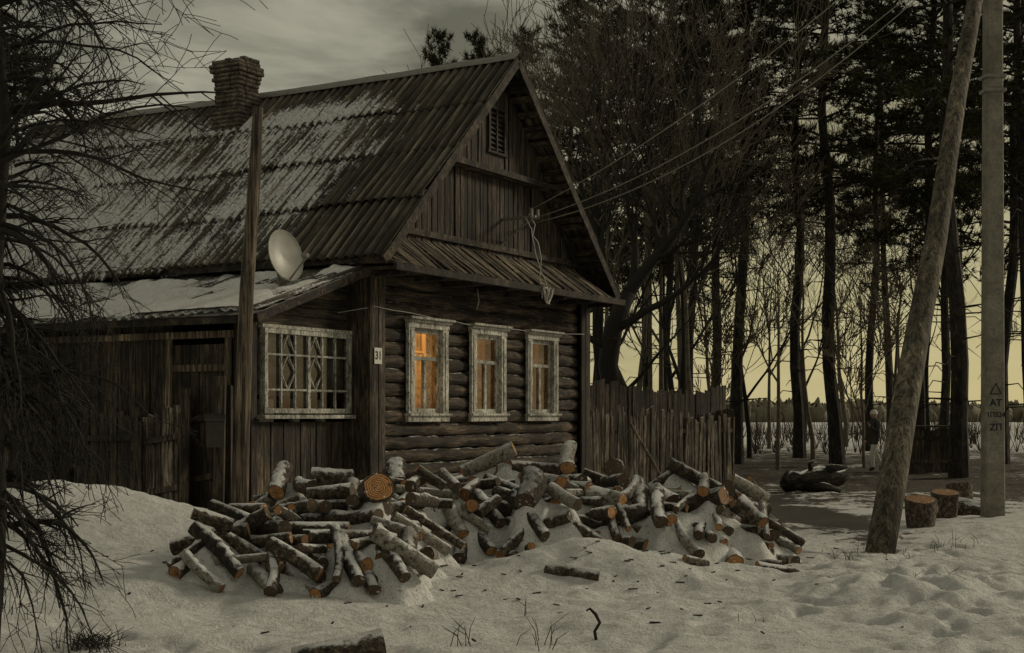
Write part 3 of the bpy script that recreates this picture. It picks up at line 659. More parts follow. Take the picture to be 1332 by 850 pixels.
def addlog(x,y,yaw,L,r,zc,sl,seed):
    rg=random.Random(seed);n=12 if r<.10 else 18
    d=Vector((math.cos(yaw),math.sin(yaw),sl)).normalized();X_=d.cross(Vector((0,0,1))).normalized();Y_=X_.cross(d)
    b=len(LV);c=Vector((x,y,zc));ell=rg.uniform(.82,1.1);bump=[rg.uniform(-.07,.07) for _ in range(n)]
    Lh=L/2;ks=7;bend=rg.uniform(-.07,.07)*L;tp=rg.uniform(-.13,.13);kn=rg.uniform(-.7,.7);kj=rg.randrange(n)
    tiltA,tiltB=rg.uniform(-.3,.3),rg.uniform(-.3,.3)
    for i in range(ks+1):
        t=-1+2*i/ks
        for j in range(n):
            a=2*math.pi*j/n;rr=r*(1+bump[j]+rg.uniform(-.04,.04))*(1+tp*t)
            if j==kj and abs(t-kn)<.2: rr*=1.3
            sk=(tiltA if i==0 else tiltB if i==ks else 0)*r*math.cos(a)
            LV.append(tuple(c+d*(t*Lh+sk)+X_*(math.cos(a)*rr*ell+bend*(1-t*t))+Y_*math.sin(a)*rr));LR.append(1.)
    for i in range(ks):
        for j in range(n): LF.append((b+i*n+j,b+i*n+(j+1)%n,b+(i+1)*n+(j+1)%n,b+(i+1)*n+j));LM.append(0)
    for e_,i in((-1,0),(1,ks)):
        cb=len(LV)
        for j in range(n): LV.append(LV[b+i*n+j]);LR.append(1.)
        LV.append(tuple(c+d*(e_*(Lh+.002))));LR.append(0.)
        for j in range(n):
            f=(cb+j,cb+(j+1)%n,cb+n);LF.append(f if e_>0 else f[::-1]);LM.append(1)
rg=random.Random(12)
def sample():
    t=rg.random()
    if t<.44: return rg.gauss(-.3,1.05),rg.gauss(15.6,.65)
    if t<.72: return rg.gauss(-1.7,.5),rg.gauss(13.4,.85)
    return rg.gauss(1.7,.75),rg.gauss(15.9,.65)
def okp(x,y):
    return -2.9<x<3.0 and 11.7<y<17.4 and not(x>-.75 and y<14.25+.08*abs(x)) and not (x<-2.4 and y>15.4)
cnt=0
for k in range(760):
    big=rg.random()<.07
    r=rg.uniform(.09,.12) if big else rg.uniform(.038,.078);L=rg.uniform(.36,.5) if big else rg.uniform(.32,.72)
    best=None
    for c in range(6):
        for _ in range(30):
            x,y=sample()
            if okp(x,y):break
        yaw=rg.uniform(0,math.pi)
        if rg.random()<.5: yaw=rg.gauss(math.pi/2+.35,.5)
        zc,sl=settle(x,y,yaw,L,r)
        sc=zc+rg.uniform(0,.16)+abs(sl)*.2
        if best is None or sc<best[0]:best=(sc,x,y,yaw,zc,sl)
    _,x,y,yaw,zc,sl=best
    cap=.98-.19*max(0,x-.6)-.25*max(0,14.-y)
    if zc>cap: continue
    zc,sl=settle(x,y,yaw,L,r,True);addlog(x,y,yaw,L,r,zc,sl,k);cnt+=1
for (px,Yd,yaw,L,r) in((490,13.2,1.75,.45,.145),(688,14.5,1.3,.45,.125),(432,14.9,.1,.42,.13),(516,15.8,1.7,.42,.10),(800,16.,1.4,.4,.10),(705,16.,.2,.75,.08),(635,15.9,.1,.65,.08),(860,16.1,.2,.7,.075),(905,16.,-.1,.7,.075),(365,14.4,1.5,.45,.09),(740,16.1,1.45,.45,.09),(585,15.2,1.9,.6,.065),(610,14.6,1.7,.6,.065),(950,15.6,1.3,.45,.08),(975,15.7,.3,.5,.07)):
    x=(px-666)/1820*Yd;zc,sl=settle(x,Yd,yaw,L,r,True);addlog(x,Yd,yaw,L,r,zc-.02,sl,px)
for (px,py,yaw,L,r) in((905,745,.6,.3,.05),(1010,738,.1,.4,.06),(262,742,1.1,.4,.07),(275,765,.4,.35,.06),(560,728,.2,.35,.05),(985,712,.9,.45,.06),(960,700,.2,.45,.06),(935,690,1.2,.4,.07),(505,700,.5,.6,.06),(915,722,1.4,.4,.06)):
    Yd=1.5*1820/(py-540);x=(px-666)/1820*Yd;zc,sl=settle(x,Yd,yaw,L,r,True);addlog(x,Yd,yaw,L,r,zc-.02,sl,py)
me=bpy.data.meshes.new('firewood_pile');me.from_pydata(LV,[],LF);me.materials.append(M['log']);me.materials.append(M['cut']);me.polygons.foreach_set('material_index',LM)
me.polygons.foreach_set('use_smooth',[m==0 for m in LM]);attr(me,'rad',LR);me.update()
o=bpy.data.objects.new('firewood_pile',me);COL.objects.link(o)
def blur(A,sg):
    n=int(sg/res*2.5);k=np.exp(-.5*(np.arange(-n,n+1)*res/sg)**2);k/=k.sum()
    A=np.apply_along_axis(lambda v:np.convolve(np.pad(v,n,'edge'),k,'valid'),0,A)
    return np.apply_along_axis(lambda v:np.convolve(np.pad(v,n,'edge'),k,'valid'),1,A)
Bl=blur(HG,.08);hh=HG-HG0
cov=fbm(GXX*1.6,GYY*1.6,55)+.5*(fbm(GXX*5,GYY*5,57)-.5)
front=sm(-(GYY-14.6),-.6,.9)
SZ=Bl-.078+.24*(cov-.5)+.02*front+.018*(fbm(GXX*12,GYY*12,5)-.5)
edge=blur((hh>.02).astype(float),.16)
SZ=np.where(edge>.02,SZ,HG0-.06);SZ=SZ-.10*(1-sm(edge,.05,.45))
SZ=blur(SZ,.03)
Iy,Ix=SZ.shape;I=np.arange(Iy*Ix).reshape(Iy,Ix);Fq=np.stack([I[:-1,:-1].ravel(),I[:-1,1:].ravel(),I[1:,1:].ravel(),I[1:,:-1].ravel()],1)
keep=(edge>.03)[:-1,:-1].ravel();Fq=Fq[keep]
o=bpy.data.objects.new('snow_on_woodpile',npmesh('snow_on_woodpile',np.stack([GXX.ravel(),GYY.ravel(),SZ.ravel()],1),Fq,[M['snow']]));COL.objects.link(o)
def single(name,x,y,yaw,L,r,zc,sl,seed,vert=False):
    global LV,LF,LM,LR
    LV=[];LF=[];LM=[];LR=[]
    if vert:
        addlog(0,0,0,L,r,0,0,seed);LV=[(-z_*1.,y_,x_) for x_,y_,z_ in LV]
    else: addlog(0,0,yaw,L,r,0,sl,seed)
    me=bpy.data.meshes.new(name);me.from_pydata(LV,[],LF);me.materials.append(M['log']);me.materials.append(M['cut']);me.polygons.foreach_set('material_index',LM)
    me.polygons.foreach_set('use_smooth',[m==0 for m in LM]);attr(me,'rad',LR);me.update()
    o=bpy.data.objects.new(name,me);COL.objects.link(o);o.location=(x,y,zc);return o
single('fallen_log',-1.17,9.45,.22,.6,.11,gz(-1.17,9.45)+.04,.15,5)
x,y=5.55,19.0;single('chopping_block',x,y,0,.42,.2,gz(x,y)+.17,0,6,True)
x,y=6.25,20.2;single('chopping_block',x,y,0,.40,.19,gz(x,y)+.17,0,7,True)
x,y=6.95,21.6;single('log_round',x,y,2.6,.7,.16,gz(x,y)+.13,.2,8)
x,y=7.2,22.5;single('chopping_block',x,y,0,.55,.2,gz(x,y)+.25,0,9,True)
x,y=.55,12.75;single('bark_piece',x,y,-.3,.5,.07,gz(x,y)+.0,-.1,10)
mb=MB();bx,by=6.3,29.
mb.tube([(bx-.7,by,.12),(bx-.45,by+.05,.24),(bx-.3,by,.22),(bx+.1,by,.30),(bx+.5,by+.1,.28),(bx+.75,by+.1,.42)],[.12,.22,.2,.27,.17,.08],12,0,True,.22)
mb.tube([(bx+.1,by,.3),(bx+.3,by-.1,.5),(bx+.62,by-.1,.52)],[.1,.09,.04],8,0,True,.15);mb.tube([(bx-.5,by,.15),(bx-.7,by-.2,.3),(bx-.62,by-.2,.45)],[.1,.07,.03],8,0,True,.1)
mb.tube([(bx-.2,by-.1,.1),(bx+.1,by-.3,.12),(bx+.45,by-.25,.05)],[.12,.11,.05],8,0,True,.2)
mb.tube([(bx-.1,by,.4),(bx-.15,by-.1,.6),(bx-.05,by-.1,.66)],[.07,.04,.02],7,0,True,.2);mb.obj('fallen_trunk',wood('wet_bark',(.02,.015,.01),(.07,.055,.04),(.3,1,1),9,snow=(.85,1.0,.3),snowsc=8),True)
mb=MB();bx,by=11.6,39.5
for k in range(9): w=.145;mb.box(bx-.65+k*w,bx-.65+k*w+w-.01,by-.5,by-.47,-.05,1.2+R.uniform(-.05,.05))
for k in range(7): w=.145;mb.box(bx-.68,bx-.655,by-.5+k*w,by-.5+k*w+w-.01,-.05,1.2+R.uniform(-.05,.05));mb.box(bx+.66,bx+.68,by-.5+k*w,by-.5+k*w+w-.01,-.05,1.2)
mb.box(bx-.7,bx+.7,by-.53,by-.5,.25,.35);mb.box(bx-.7,bx+.7,by-.53,by-.5,.9,1.);mb.box(bx-.75,bx+.75,by-.6,by+.6,1.25,1.3)
mb.obj('plank_bin',M['oldfence'],False)
# ---------------------------------------------------------------- trees
def pine(name,seed,Ht,cs,spread,dens=1.,nb=15,wsc=1.1,rate=1.):
    rg=random.Random(seed);nr=np.random.RandomState(seed);mb=MB()
    bx,by=rg.uniform(-.5,.5),rg.uniform(-.5,.5)
    ctr=lambda z:Vector((bx*math.sin(z/Ht*2.2)+.08*math.sin(z*.9+seed),by*math.sin(z/Ht*2.)+.08*math.cos(z*.8),z))
    r0=.0084*Ht+.02;K=14;mb.tube([ctr(Ht*k/K)+Vector((0,0,-.3 if k==0 else 0)) for k in range(K+1)],[max(.02,r0*(1-k/K)**.75*(1.25 if k==0 else 1)) for k in range(K+1)],9,0,True,.06)
    C=[];Dr=[];z=cs
    for _ in range(int(cs*2.8)):
        zz=rg.uniform(cs*.25,cs);a=rg.uniform(0,6.28);L=rg.uniform(.3,1.9);p=ctr(zz);mb.tube([p,p+Vector((math.cos(a)*L*.6,math.sin(a)*L*.6,.05)),p+Vector((math.cos(a)*L,math.sin(a)*L,-.25*L))],[.03,.018,.006],4,0,False)
    while z<Ht-.15:
        rel=(z-cs)/(Ht-cs);Lm=spread*(min(1,(rel+.12)/.3))*(1-rel)**.62+.25
        for q in range(rg.choice([2,3,3,4])):
            a=rg.uniform(0,6.28);L=Lm*rg.uniform(.4,1.15);p=ctr(z+rg.uniform(-.15,.15));up=rg.uniform(-.05,.35)+rel*.5;pts=[p];n=5
            for i in range(1,n+1):
                t=i/n;pts.append(p+Vector((math.cos(a+.2*t*rg.uniform(-1,1))*L*t,math.sin(a)*L*t,L*(up*t-.55*t*t*(1-rel)+.08*t**3)+rg.uniform(-.04,.04))))
            mb.tube(pts,[.05*(1-rel*.6)*(1-i/(n+.3))+.006 for i in range(n+1)],4,0,False)
            for i in range(2,n+1):
                for s_ in range(int((1+L*.9)*dens)+1):
                    b=pts[i].lerp(pts[i-1],rg.random());aa=a+rg.choice([-1,1])*rg.uniform(.3,1.4);l2=L*rg.uniform(.1,.38)*(1.1-.5*i/n)
                    e_=b+Vector((math.cos(aa)*l2,math.sin(aa)*l2,rg.uniform(-.08,.16)))
                    if rg.random()<.4: mb.tube([b,e_],[.012,.005],3,0,False)
                    for m_ in range(1+int(l2*3)):
                        cpt=b.lerp(e_,rg.uniform(.3,1.05))+Vector((rg.uniform(-.08,.08),rg.uniform(-.08,.08),rg.uniform(-.05,.08)));C.append(cpt);Dr.append(Vector((math.cos(aa),math.sin(aa),.35)))
            C.append(pts[-1]);Dr.append(Vector((math.cos(a),math.sin(a),.4)))
        z+=rg.uniform(.22,.5)*(1+.6*(1-rel))*.85*rate
    C=np.array([tuple(c) for c in C]);Dr=np.array([tuple(c) for c in Dr])
    c=np.repeat(C,nb,0);d=np.repeat(Dr,nb,0)*.8+nr.normal(0,.75,(len(c),3))+np.array([0,0,.25]);d/=np.linalg.norm(d,axis=1)[:,None]
    pr=np.cross(d,nr.normal(0,1,(len(c),3)));pr/=np.linalg.norm(pr,axis=1)[:,None]
    l=nr.uniform(.15,.34,(len(c),1));w=nr.uniform(.011,.020,(len(c),1))*wsc
    T=np.stack([c-pr*w,c+pr*w,c+d*l],1).reshape(-1,3)
    b=len(mb.v);mb.v.extend(map(tuple,T.tolist()));n=len(c);F=(np.arange(n*3)+b).reshape(-1,3);mb.f.extend(map(tuple,F.tolist()));mb.m.extend([1]*n)
    return mb.mesh(name,[M['bark'],M['needle']])
PM=[pine('pine_mesh_a',1,21,7.5,3.2),pine('pine_mesh_b',2,22,6.5,3.6),pine('pine_mesh_c',3,18,6.5,2.9),pine('pine_mesh_d',4,23,8.5,3.4),pine('pine_mesh_e',5,13,5.5,1.7,1.,18,1.1,.75)]
def put(me,name,px,Yd,Ht,base,rz,wf=1.):
    o=bpy.data.objects.new(name,me);COL.objects.link(o);x=(px-666)/1820*Yd;o.location=(x,Yd,gz(x,Yd)-.05);s=Ht/base;o.scale=(s*wf,s*wf,s);o.rotation_euler=(0,0,rz);return o
bs=[21,22,18,23,13]
for px,Yd,Ht,k,wf in((690,62,18.6,2,1),(728,60,19.6,0,1.1),(775,60,20.6,1,1),(800,70,24,2,1),(836,52,18.6,2,1.1),(862,64,23,0,1.),(895,72,26,1,1),(926,50,21.5,3,1),(956,46,22,0,1),(1037,52,24,3,1),(1086,44,22.5,3,1.1),(1128,62,24,1,.9),(1192,48,23,1,1),(1252,36,21,0,1.25),(1300,46,23,1,1),(1345,40,22,3,1),(1400,52,24,1,1),(1225,66,25,2,1),(1160,72,26,0,.9),(575,50,15.3,4,.62),(622,60,17.8,4,.7),(30,46,17,0,.9),(-30,40,17,2,1.),(-80,50,21,1,1.),(660,75,20.5,1,1)):
    put(PM[k],'pine_tree',px,Yd,Ht,bs[k],R.uniform(0,6.28),wf)
def bare(mb,p,d,L,r,depth,rg,droop=0.,up=.15,kids=(3,5),seg=6,minr=.004,wig=.28,sides=None):
    pts=[Vector(p)];d=Vector(d).normalized();rad=[r]
    for i in range(seg):
        d=(d+Vector((rg.gauss(0,wig),rg.gauss(0,wig),rg.gauss(0,wig)*.7+up-droop*(i/seg)))*.45).normalized()
        pts.append(pts[-1]+d*L/seg);rad.append(max(minr,r*(1-.75*(i+1)/seg)))
    mb.tube(pts,rad,sides or (7 if depth>2 else 5 if depth>1 else 3),0,False)
    if depth<=0:return
    for k in range(rg.randint(*kids)):
        t=rg.uniform(.2,1.);i=min(seg-1,int(t*seg));f=t*seg-i;q=pts[i].lerp(pts[i+1],f);dd=(pts[i+1]-pts[i]).normalized()
        x=dd.orthogonal().normalized();y=dd.cross(x);a=rg.uniform(0,6.28);sp=rg.uniform(.45,1.1)
        nd=dd+(x*math.cos(a)+y*math.sin(a))*sp
        bare(mb,q,nd,L*rg.uniform(.38,.68),max(minr,rad[i]*rg.uniform(.45,.7)),depth-1,rg,droop,up,kids,max(3,seg-1),minr,wig)
BM=[]
for k,(L,r,up) in enumerate(((7,.10,.25),(9,.12,.3),(6,.08,.22),(4,.04,.3))):
    rg2=random.Random(50+k);mb=MB();bare(mb,(0,0,-.2),(0,0,1),L,r,4,rg2,0.,up,(4,6),7,.008,.16);BM.append(mb.mesh('bare_tree_mesh',[M['birch'] if k!=1 else M['twig']],True))
for px,Yd,k,s in((770,40,0,1.1),(845,44,2,1.3),(878,40,1,1.),(905,38,0,1.05),(890,42,2,1.6),(942,46,3,1.6),(975,52,1,.9),(1012,42,2,1.),(1058,50,0,1.),(1125,42,3,1.5),(1160,50,2,1.1),(1210,55,1,1.),(880,60,1,1.3),(820,48,0,1.4),(1100,70,0,1.4),(790,44,1,1.1),(1290,60,2,1.2),(1000,66,2,1.3),(1045,75,1,1.2),(930,72,0,1.3),(1180,66,0,1.2),(1245,72,1,1.3),(860,52,2,1.6),(750,46,0,1.3)):
    put(BM[k],'bare_tree',px,Yd,s,1,R.uniform(0,6.28))
rg2=random.Random(99);mb=MB();tx,ty=2.75,36.5
tr=[(tx-.1,ty,-.2),(tx,ty,.9),(tx-.05,ty,1.8),(tx-.25,ty,2.9),(tx-.1,ty,3.9),(tx+.3,ty,4.8)]
mb.tube(tr,[.36,.31,.28,.27,.24,.2],10,0,True,.08)
mb.tube([(tx+.1,ty,.1),(tx+.6,ty,.9),(tx+.3,ty,1.8),(tx-.1,ty,2.8)],[.22,.22,.2,.14],9,0,True,.08)
for st,d,L,r in(((tx+.3,ty,4.8),(.9,0,1),4.5,.18),((tx+.1,ty,4.4),(-.4,.2,1),4.2,.14),((tx-.2,ty,3.3),(-1,0,.7),3.,.1),((tx-.1,ty,3.8),(1,-.3,.5),3.4,.12),((tx+.3,ty,4.8),(.3,.4,1),4,.13),((tx+.2,ty,2.2),(1,.2,.8),2.6,.06)):
    bare(mb,st,d,L,r,3,rg2,0,.12,(4,6),7,.009,.3)
mb.obj('old_apple_tree',M['twig'],True)
rg2=random.Random(5);mb=MB();tx,ty=-3.17,8.7
mb.tube([(tx-.1,ty,-.1),(tx-.02,ty,1.),(tx-.06,ty,2.2),(tx+.02,ty,3.4),(tx-.1,ty,4.8),(tx-.1,ty,6)],[.07,.055,.05,.04,.03,.02],8,0,True,.05)
mb.tube([(tx-.5,ty+.3,-.1),(tx-.42,ty+.3,1.5),(tx-.3,ty+.2,3.),(tx-.35,ty+.2,5)],[.1,.08,.06,.04],8,0,True,.05)
def limb(p,d,L,r,droop,rg,nk):
    pts=[Vector(p)];d=Vector(d).normalized();rad=[r];seg=9
    for i in range(seg):
        d=(d+Vector((rg.gauss(0,.12),rg.gauss(0,.12),rg.gauss(0,.12)-droop*.30))).normalized();pts.append(pts[-1]+d*L/seg);rad.append(max(.0028,r*(1-.82*(i+1)/seg)))
    mb.tube(pts,rad,5,0,False)
    for k in range(nk):
        t=rg.uniform(.12,.97);i=min(seg-1,int(t*seg));q=pts[i].lerp(pts[i+1],t*seg-i);dd=(pts[i+1]-pts[i]).normalized();s_=rg.choice([-1,1])
        nd=dd*.8+Vector((rg.uniform(-.25,.35),rg.uniform(-.6,.6),s_*rg.uniform(.25,.9)-.15*droop))
        bare(mb,q,nd,L*rg.uniform(.16,.42),max(.0028,rad[i]*.6),1,rg,.25*droop,.0,(2,5),5,.0024,.3)
for k in range(125):
    z=rg2.uniform(.7,4.6)
    yaw=rg2.uniform(-.9,.9);L=rg2.uniform(.5,1.25)*(1.0 if z<2.9 else 1.3)
    if k>75: L*=.6
    dz=rg2.uniform(-.1,.5) if z<2.8 else rg2.uniform(.1,.8);dr=rg2.uniform(.5,1.15) if z<2.9 else rg2.uniform(.1,.6)
    limb((tx+rg2.uniform(-.35,.0),ty+rg2.uniform(-.1,.3),z),(math.cos(yaw),math.sin(yaw),dz),L,rg2.uniform(.011,.026),dr,rg2,8)
mb.obj('bare_drooping_tree',M['twig'],True)
def tuft(name,x,y,n,h,sp,mat,seed,lean=.4):
    rg=random.Random(seed);mb=MB();
    for k in range(n):
        a=rg.uniform(0,6.28);b=Vector((x+rg.gauss(0,sp),y+rg.gauss(0,sp),0));b.z=gz(b.x,b.y)-.02;hh=h*rg.uniform(.4,1.1);dx=Vector((math.cos(a),math.sin(a),0))*hh*rg.uniform(0,lean)
        mb.tube([b,b+dx*.4+Vector((0,0,hh*.6)),b+dx*1.3+Vector((0,0,hh))],[.004,.003,.0015],3,0,False)
        if rg.random()<.4: q=b+dx*.4+Vector((0,0,hh*.6));mb.tube([q,q+Vector((rg.uniform(-.1,.1),0,hh*.3))],[.003,.001],3,0,False)
    return mb.obj(name,mat)
gm=flat('dead_grass',(.10,.075,.04),.9,.4,10)
tuft('dead_grass_tuft',-2.9,9.6,130,.14,.10,M['twig'],1,1.4)
tuft('dead_grass_tuft',.25,9.7,9,.24,.12,M['twig'],2,.7);tuft('dead_grass_tuft',-.3,9.6,6,.2,.08,M['twig'],3,.8)
tuft('dead_grass_tuft',.08,11.2,2,.3,.04,M['twig'],4,.1);tuft('dead_grass_tuft',3.9,12.6,8,.15,.12,gm,5,.8);tuft('dead_grass_tuft',1.8,10.4,3,.12,.1,gm,6,1.)
tuft('dead_grass_tuft',3.6,15.2,10,.18,.1,gm,7,.8);tuft('dead_grass_tuft',5.0,16.2,14,.2,.25,gm,8,.8);tuft('dead_grass_tuft',4.15,15.6,30,.12,.25,gm,9,1.)
mb=MB();x,y=.6,9.9;g=gz(x,y);mb.tube([(x,y,g-.03),(x-.015,y,g+.06),(x+.02,y,g+.12),(x-.01,y,g+.18),(x-.05,y,g+.22),(x-.075,y,g+.205)],[.012,.014,.012,.013,.011,.008],7,0,True,.2);mb.obj('curled_stick',M['twig'],True)
mb=MB();rg2=random.Random(21)
for k in range(260):
    x=rg2.gauss(.3,2.2);y=rg2.gauss(14.0,1.6)
    if y<9.5: continue
    z=gz(x,y)+.004;a=rg2.uniform(0,6.28);l=rg2.uniform(.02,.09);w=rg2.uniform(.006,.02)
    mb.beam((x,y,z),(x+math.cos(a)*l,y+math.sin(a)*l,z+rg2.uniform(0,.012)),w,.01)
mb.obj('bark_chips',M['bark'])
mb=MB();rg2=random.Random(3)
for k in range(900):
    x=rg2.uniform(3,44);y=rg2.uniform(56,120);h=rg2.uniform(.5,2.0);b=Vector((x,y,-.05))
    for q in range(5): mb.tube([b,b+Vector((rg2.uniform(-.5,.5),rg2.uniform(-.3,.3),h*rg2.uniform(.5,1.2)))],[.02,.006],3,0,False)
mb.obj('field_brush',flat('brush',(.06,.045,.028),.9,.4,3))
nr=np.random.RandomState(4);n=9000;xs=nr.uniform(-420,420,n);ys=nr.uniform(300,520,n);hh=nr.uniform(3.2,6.,n)*(.55+1.0*fbm(xs*.02,ys*.01,5));ww=nr.uniform(1.,2.6,n)
V=[];K=6
for lv,(zf,wf) in enumerate(((0,.8),(.4,1.1),(.78,.85),(1.,.25))):
    for j in range(K):
        a=2*math.pi*j/K;rr=ww*wf*nr.uniform(.5,1.4,n);V.append(np.stack([xs+np.cos(a)*rr,ys+np.sin(a)*rr,hh*zf*nr.uniform(.85,1.15,n)-.3],1))
V=np.stack(V,1).reshape(-1,3);F=[]
for lv in range(3):
    for j in range(K): F.append([lv*K+j,lv*K+(j+1)%K,(lv+1)*K+(j+1)%K,(lv+1)*K+j])
F=(np.array(F)[None]+(np.arange(n)*4*K)[:,None,None]).reshape(-1,4)
o=bpy.data.objects.new('distant_forest',npmesh('distant_forest',V,F,[flat('distant_foliage',(.19,.172,.12),.95,.3,.3)],False));COL.objects.link(o)  # pale haze of distance is painted into the foliage colour
# ---------------------------------------------------------------- person
Pn=empty('walking_person',(10.35,40.,gz(10.35,40)),math.radians(290))
def skin(name,vs,es,rs,mat,root=0,sub=2):
    me=bpy.data.meshes.new(name);bm=bmesh.new();ly=bm.verts.layers.skin.verify();bv=[]
    for i,(v,r) in enumerate(zip(vs,rs)):
        b=bm.verts.new(v);rr=r if isinstance(r,tuple) else (r,r);b[ly].radius=rr;b[ly].use_root=(i==root);bv.append(b)
    for a,b in es: bm.edges.new((bv[a],bv[b]))
    bm.to_mesh(me);bm.free();me.materials.append(mat);o=bpy.data.objects.new(name,me);COL.objects.link(o);o.parent=Pn
    m=o.modifiers.new('skin','SKIN');m.use_smooth_shade=True;s=o.modifiers.new('sub','SUBSURF');s.levels=sub;s.render_levels=sub;return o
t=NT('winter_clothes');sx=t.n('SeparateXYZ',{0:t.coord()});n=t.noise(t.coord(),12,4,.6)
col=t.mix(t.math('GREATER_THAN',sx.outputs[2],.78),(.62,.60,.53,1),(.05,.044,.036,1));col=t.mix(t.math('LESS_THAN',sx.outputs[2],.14),col,(.03,.025,.02,1))
cloth=t.fin(col,.9,n,.6,.02)
skinm=flat('skin_tone',(.42,.27,.19),.6,.1,10);capm=flat('knit_cap',(.62,.60,.52),.9,.2,30)
vs=[(0,0,.95),(0,0,1.12),(0,.01,1.32),(0,.01,1.45),(0,.0,1.54),
 (.1,.0,.9),(.11,-.16,.5),(.11,-.1,.1),(.11,-.24,.05),
 (-.1,.0,.9),(-.11,.14,.5),(-.11,.34,.14),(-.11,.26,.05),
 (.2,.01,1.41),(.27,-.06,1.14),(.18,-.26,1.28),
 (-.2,.01,1.41),(-.27,.03,1.13),(-.26,-.12,.9)]
es=[(0,1),(1,2),(2,3),(3,4),(0,5),(5,6),(6,7),(7,8),(0,9),(9,10),(10,11),(11,12),(3,13),(13,14),(14,15),(3,16),(16,17),(17,18)]
rs=[(.17,.13),(.165,.125),(.19,.13),(.12,.10),.055,.10,.07,.052,.045,.10,.07,.052,.045,.075,.06,.045,.075,.06,.045]
skin('clothed_body',vs,es,rs,cloth)
bm=bmesh.new();bmesh.ops.create_uvsphere(bm,u_segments=20,v_segments=14,radius=.1)
for v in bm.verts:
    v.co.x*=.78;v.co.y*=.95;v.co.z*=1.15
    if v.co.y<-.03 and v.co.z<-.04: v.co.y*=.88
    if abs(v.co.x)<.015 and v.co.y<-.08 and -.04<v.co.z<.01: v.co.y-=.025
me=bpy.data.meshes.new('head');bm.to_mesh(me);bm.free();me.materials.append(skinm);o=bpy.data.objects.new('head',me);COL.objects.link(o);o.parent=Pn;o.location=(0,-.02,1.62);[setattr(p,'use_smooth',True) for p in me.polygons]
mb=MB();vs=[];n=18
for i,(z_,r_) in enumerate(((.0,.108),(.03,.112),(.035,.104),(.09,.088),(.12,.05),(.13,.005))):
    for j in range(n): a=2*math.pi*j/n;vs.append((r_*.9*math.cos(a),r_*1.05*math.sin(a),z_))
mb.add(vs,[(i*n+j,i*n+(j+1)%n,(i+1)*n+(j+1)%n,(i+1)*n+j) for i in range(5) for j in range(n)]);mb.obj('cap',capm,True,Pn,0,(0,-.01,1.645))
mb=MB()
for q in(-1,1):
    mb.tube([(q*.03,-.108,1.63),(q*.03,-.098,1.63)],[.009,.012],8,0);mb.tube([(q*.082,-.01,1.63),(q*.086,0,1.6)],[.018,.012],8,1)
mb.tube([(-.022,-.098,1.565),(.022,-.098,1.565)],.006,6,2);mb.obj('face_features',[M['ink'],skinm,flat('lips',(.3,.12,.1),.5)],True,Pn)
for hx,hy,hz,dy,dz,nm in((.18,-.26,1.28,-.5,.85,'hand_raised'),(-.26,-.12,.9,-.3,-.95,'hand_lowered')):
    d=Vector((0,dy,dz)).normalized();sx_=Vector((1,0,0));b=Vector((hx,hy,hz));V_=[b,b+d*.05,b+d*.09];E=[(0,1),(1,2)];RR=[.026,.035,.034]
    skin(nm,V_,E,RR,skinm)
    for k in range(4):
        f=b+d*.09+sx_*(-.027+.018*k);ln=(.06,.072,.066,.05)[k];c=Vector((0,dz*.3,-dy*.3))
        skin('finger_%d'%k,[f,f+d*ln*.5,f+(d+c*.9).normalized()*ln],[(0,1),(1,2)],[.009,.0085,.007],skinm,0,1)
    f=b+d*.03+sx_*.03;skin('thumb',[f,f+(d*.5+sx_).normalized()*.03,f+(d+sx_*.7).normalized()*.06],[(0,1),(1,2)],[.011,.010,.008],skinm,0,1)
# ---------------------------------------------------------------- world / light / camera
w=bpy.data.worlds.new('World');S.world=w;w.use_nodes=True;T=w.node_tree;T.nodes.clear()
def wn(typ,ins=None,**kw):
    nd=T.nodes.new('ShaderNode'+typ)
    for k,v in kw.items():setattr(nd,k,v)
    for k,v in(ins or{}).items():
        if isinstance(v,bpy.types.NodeSocket):T.links.new(v,nd.inputs[k])
        else:nd.inputs[k].default_value=v
    return nd
SUNAZ,SUNEL=math.radians(65),math.radians(24)
sky=wn('TexSky',sky_type='NISHITA',sun_disc=False,sun_elevation=SUNEL,sun_rotation=SUNAZ)
sk=wn('Mix',data_type='RGBA',blend_type='MULTIPLY');sk.inputs[0].default_value=1;T.links.new(sky.outputs[0],sk.inputs[6]);sk.inputs[7].default_value=(1,.82,.48,1)
b1=wn('Background',{'Color':sk.outputs[2],'Strength':.08})
tc=wn('TexCoord');sp=wn('SeparateXYZ',{0:tc.outputs['Generated']})
zc=wn('Math',{0:sp.outputs[2],1:.12},operation='ADD');zm=wn('Math',{0:zc.outputs[0],1:.05},operation='MAXIMUM')
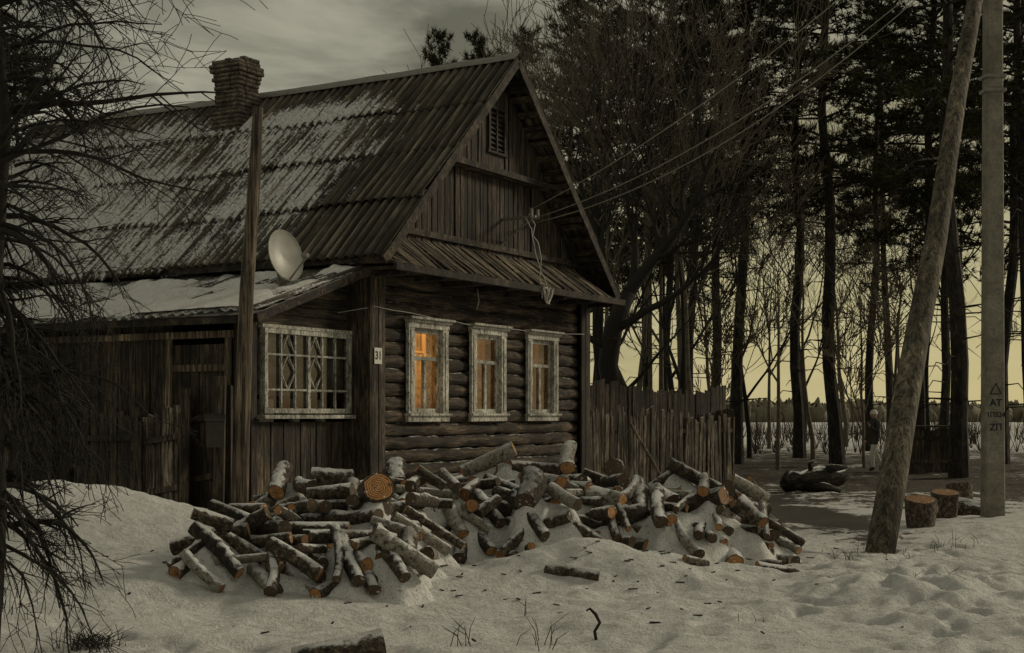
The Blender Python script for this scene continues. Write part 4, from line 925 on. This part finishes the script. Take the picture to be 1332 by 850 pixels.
dx=wn('Math',{0:sp.outputs[0],1:zm.outputs[0]},operation='DIVIDE');dy=wn('Math',{0:sp.outputs[1],1:zm.outputs[0]},operation='DIVIDE')
cv=wn('CombineXYZ',{0:dx.outputs[0],1:dy.outputs[0]})
nz=wn('TexNoise',{'Vector':cv.outputs[0],'Scale':2.1,'Detail':7.,'Roughness':.56,'Distortion':.5})
rp=wn('ValToRGB',{0:nz.outputs[0]});cr=rp.color_ramp;cr.elements[0].position=.36;cr.elements[0].color=(.105,.099,.073,1);cr.elements[1].position=.62;cr.elements[1].color=(.36,.34,.26,1)
gd=Vector((.32,.95,.10)).normalized()
dt=wn('VectorMath',{0:tc.outputs['Generated'],1:tuple(gd)},operation='DOT_PRODUCT')
gm_=wn('MapRange',{0:dt.outputs[1],1:.90,2:1.,3:0.,4:1.});gm_.interpolation_type='SMOOTHSTEP'
hz=wn('MapRange',{0:sp.outputs[2],1:.0,2:.32,3:1.,4:0.});gp=wn('Math',{0:gm_.outputs[0],1:hz.outputs[0]},operation='MULTIPLY')
mx=wn('Mix',data_type='RGBA');T.links.new(gp.outputs[0],mx.inputs[0]);T.links.new(rp.outputs[0],mx.inputs[6]);mx.inputs[7].default_value=(.50,.44,.23,1)
b2=wn('Background',{'Color':mx.outputs[2],'Strength':1.1})
lp=wn('MixShader',{0:.85,1:b1.outputs[0],2:b2.outputs[0]});wo=wn('OutputWorld',{0:lp.outputs[0]})
sl=bpy.data.lights.new('sun','SUN');sl.energy=1.4;sl.angle=math.radians(12);sl.color=(1,.89,.67);so=bpy.data.objects.new('sun',sl);COL.objects.link(so)
dirv=Vector((math.sin(SUNAZ)*math.cos(SUNEL),math.cos(SUNAZ)*math.cos(SUNEL),math.sin(SUNEL)));so.rotation_euler=dirv.to_track_quat('Z','Y').to_euler();so.location=(20,0,20)
cam=bpy.data.cameras.new('camera');co=bpy.data.objects.new('camera',cam);COL.objects.link(co);co.location=(0,0,1.6);co.rotation_euler=(math.pi/2,0,0)
cam.lens=49.2;cam.sensor_width=36;cam.shift_y=.0863;cam.clip_end=3000;cam.clip_start=.1;S.camera=co
print('logs',cnt)
